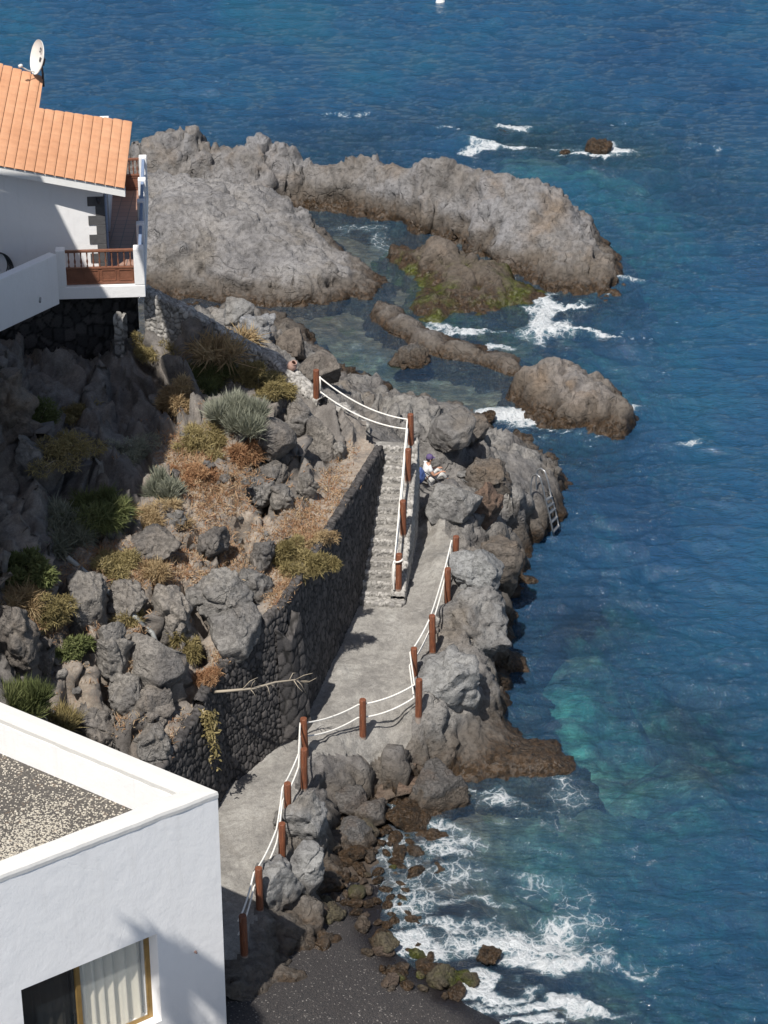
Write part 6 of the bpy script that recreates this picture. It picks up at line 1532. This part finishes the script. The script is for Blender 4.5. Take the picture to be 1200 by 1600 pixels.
# ------------------------------------------------------------------ seated person
def person():
    g = on(668, 753); root = empty('person', g+Vector((0, 0, -.01)), R(18)); tag(root, 'person in white shirt, pale trousers and purple cap sitting on the rocks', 'person')
    def skin(name, joints, edges, mat, sub=1, parent=root, rootv=0):
        me = bpy.data.meshes.new(name); me.from_pydata([j[0] for j in joints], edges, []); me.update()
        o = link(name, me, mat, parent)
        md = o.modifiers.new('skin', 'SKIN'); md.use_smooth_shade = True
        for i, j in enumerate(joints):
            r = j[1] if isinstance(j[1], tuple) else (j[1], j[1]); o.data.skin_vertices[0].data[i].radius = r
        o.data.skin_vertices[0].data[rootv].use_root = True
        sb = o.modifiers.new('sub', 'SUBSURF'); sb.levels = sb.render_levels = sub; return o
    J, E = [], []
    def j(x, y, z, r, par=None):
        J.append(((x, y, z), r)); i = len(J)-1
        if par is not None: E.append((par, i))
        return i
    pel = j(0, 0, .13, (.12, .15)); sp = j(-.03, 0, .3, (.10, .13), pel); ch = j(-.01, 0, .46, (.11, .16), sp); nk = j(.03, 0, .575, .055, ch); hb = j(.05, 0, .64, .06, nk); hd = j(.065, 0, .72, (.075, .085), hb); ht = j(.06, 0, .79, .065, hd)
    j(.155, 0, .69, .016, hd)                                     # nose
    hands = []
    for s in (-1, 1):
        sh = j(.0, .17*s, .50, .058, ch); el = j(.10, .24*s, .30, .043, sh); wr = j(.31, .15*s, .33, .028, el); pm = j(.38, .13*s, .335, (.032, .02), wr)
        for q_, (fy, fl) in enumerate(((-.03, .062), (-.01, .075), (.012, .07), (.03, .055))):
            a = j(.415, .13*s+fy, .338, .0085, pm); b = j(.415+fl*.6, .13*s+fy*1.1, .33, .008, a); j(.415+fl*.9, .13*s+fy*1.1, .305, .007, b)
        a = j(.37, .13*s-.045*s, .335, .0095, pm); j(.405, .13*s-.06*s, .32, .008, a)
        hp = j(.04, .09*s, .11, .085, pel); kn = j(.36, .15*s, .29, .062, hp); an = j(.52, .12*s, .07, .042, kn); j(.62, .12*s, .03, .035, an)
    body = skin('body', J, E, M['skin'], 1)
    # shirt: follows torso and upper arms
    J, E = [], []
    a = j(0, 0, .10, (.135, .165)); b = j(-.035, 0, .29, (.125, .155), a); c = j(-.012, 0, .46, (.125, .175), b); d = j(.02, 0, .55, (.07, .085), c)
    for s in (-1, 1): e = j(.0, .175*s, .505, .075, c); j(.055, .215*s, .40, .068, e)
    skin('shirt', J, E, M['shirt'], 2)
    J, E = [], []
    a = j(-.01, 0, .10, (.14, .17))
    for s in (-1, 1): h_ = j(.05, .095*s, .115, .10, a); k_ = j(.36, .15*s, .295, .078, h_); j(.51, .12*s, .10, .056, k_)
    skin('trousers', J, E, M['trousers'], 2)
    for s in (-1, 1):
        J, E = [], []
        a = j(.50, .12*s, .05, .045); b = j(.60, .12*s, .035, .045, a); j(.68, .12*s, .03, .032, b); skin('shoe', J, E, M['shoe'], 1)
    m = MB(); m.lathe((.055, 0, .745), [(.098, 0), (.1, .03), (.09, .075), (.06, .105), (.0, .115)], 18)
    m.poly([(.13, -.07, .752), (.20, -.045, .742), (.215, 0, .74), (.20, .045, .742), (.13, .07, .752), (.12, 0, .756)]); m.build('cap', M['cap'], root)
    m = MB()
    for s in (-1, 1):
        m.lathe((.135, .033*s, .722), [(.0, .012), (.009, .007), (.011, 0), (.009, -.007), (0, -.012)], 8)
    m.build('eyes', M['dark'], root)
    m = MB(); m.lathe((.04, 0, .70), [(.06, -.03), (.086, 0), (.093, .045)], 14); m.build('hair', M['hair'], root)
    for s in (-1, 1):
        m = MB(); m.lathe((.05, .088*s, .70), [(0, -.03), (.014, -.02), (.017, .01), (.01, .03), (0, .035)], 8); m.build('ear', M['skin'], root)
    # bag behind the back and a walking pole
    bl = on(655, 749); V, f = boulder_geo((.26, .2, .36), 900, sub=4, cuts=4, lump=.05); r = empty('backpack', bl); tag(r, 'small blue backpack beside the seated person', 'bag'); 
    o = mesh_np('pack', V+np.array([0, 0, .14]), f, M['bag'], r)
    m = MB(); m.tube([(-.1, -.08, .05), (-.13, -.13, .16), (-.1, -.08, .27)], .012, 6); m.build('strap', M['dark'], r)
    a, c = on(656, 741), on(697, 760); m = MB(); m.tube([a+Vector((0, -.25, .3)), c+Vector((0, -.1, .04))], .013, 6); tag(m.build('walking_pole', M['dark']), 'thin dark walking pole leaning across the person', 'pole')
person()

# ------------------------------------------------------------------ tall palm on the left, outside the frame, whose crown dapples the white wall
def palm():
    root = empty('palm_tree', (-8.0, 28.2, 3.5)); tag(root, 'tall fan palm left of the white building', 'palm tree'); H_ = 14.9
    m = MB(); pts = [(0.25*math.sin(k*.25), 0, H_*k/12) for k in range(13)]; m.tube(pts, [.32-.012*k for k in range(13)], 12); m.build('trunk', M['bark'], root)
    rs = np.random.RandomState(3); V, Q = [], []; top = np.array([.05, 0, H_])
    for k in range(15):
        az = rs.rand()*6.28; el = rs.uniform(-.5, 1.2); d = np.array([math.cos(az)*math.cos(el), math.sin(az)*math.cos(el), math.sin(el)]); L = rs.uniform(.3, .7); c = top+d*L
        side = np.cross(d, [0, 0, 1]); side /= np.linalg.norm(side)
        for j_ in range(22):
            an = (j_/21-.5)*2.6; v = d*math.cos(an)+side*math.sin(an); tip = c+v*rs.uniform(.5, .8)+np.array([0, 0, -.25]); w_ = np.cross(v, np.cross(d, side)); w_ = w_/np.linalg.norm(w_)*.035
            b = len(V); V += [c-w_*.3, c+w_*.3, c+v*.5+w_, c+v*.5-w_, tip+w_*.1, tip-w_*.1]; Q += [(b, b+1, b+2, b+3), (b+3, b+2, b+4, b+5)]
        b = len(V); w_ = side*.02; V += [top-w_, top+w_, c+w_, c-w_]; Q.append((b, b+1, b+2, b+3))
    mesh_np('crown', V, Q, M['v_palm'], root, smooth=False, attrs={'tint': rs.rand(len(V))})
palm()

def rubble():
    V0 = [boulder_geo((1, .8, .7), 950+k, sub=3, cuts=14, lump=.12) for k in range(5)]
    meshes = []
    for k, (V, f) in enumerate(V0):
        o = mesh_np('rubble_stone', V-V.mean(0), f, M['hillrock']); meshes.append(o.data); bpy.data.objects.remove(o)
    rr = random.Random(8); n = 0; zones = [(250, 860, 90, 50, 'on the dry middle slope'), (170, 1010, 90, 70, 'among the big lower boulders'), (420, 840, 60, 80, 'behind the dry terrace'), (330, 740, 70, 50, 'on the upper dry slope'), (90, 1060, 70, 50, 'above the white parapet')]
    while n < 70:
        z = zones[n % 5]; px, py = z[0]+rr.gauss(0, .6)*z[2], z[1]+rr.gauss(0, .6)*z[3]; n += 1
        h, nn_ = hit(px, py, 'hillside')
        if h is None: continue
        s_ = rr.choice([.1, .14, .18, .24, .32]); k = rr.randrange(5); o = bpy.data.objects.new('rubble_stone', meshes[k]); COL.objects.link(o)
        o.location = h+Vector((0, 0, s_*.1)); o.scale = (s_, s_*rr.uniform(.8, 1.2), s_*rr.uniform(.7, 1.1)); o.rotation_euler = (rr.uniform(-.4, .4), rr.uniform(-.4, .4), rr.uniform(0, 6))
        sz = 'small' if s_ < .2 else 'fist to head sized'
        tag(o, f'{sz} loose grey stone lying {z[4]}', 'stone', f'{sz} loose stones {z[4]}')
rubble()

def buoy():
    b = P(688, 5, 0); m = MB(); m.lathe(b, [(0, -.18), (.16, -.12), (.24, 0), (.2, .14), (.09, .22), (.05, .34), (0, .36)], 16)
    tag(m.build('buoy', M['dish']), 'small white buoy floating at the top edge of the sea', 'buoy')
buoy()
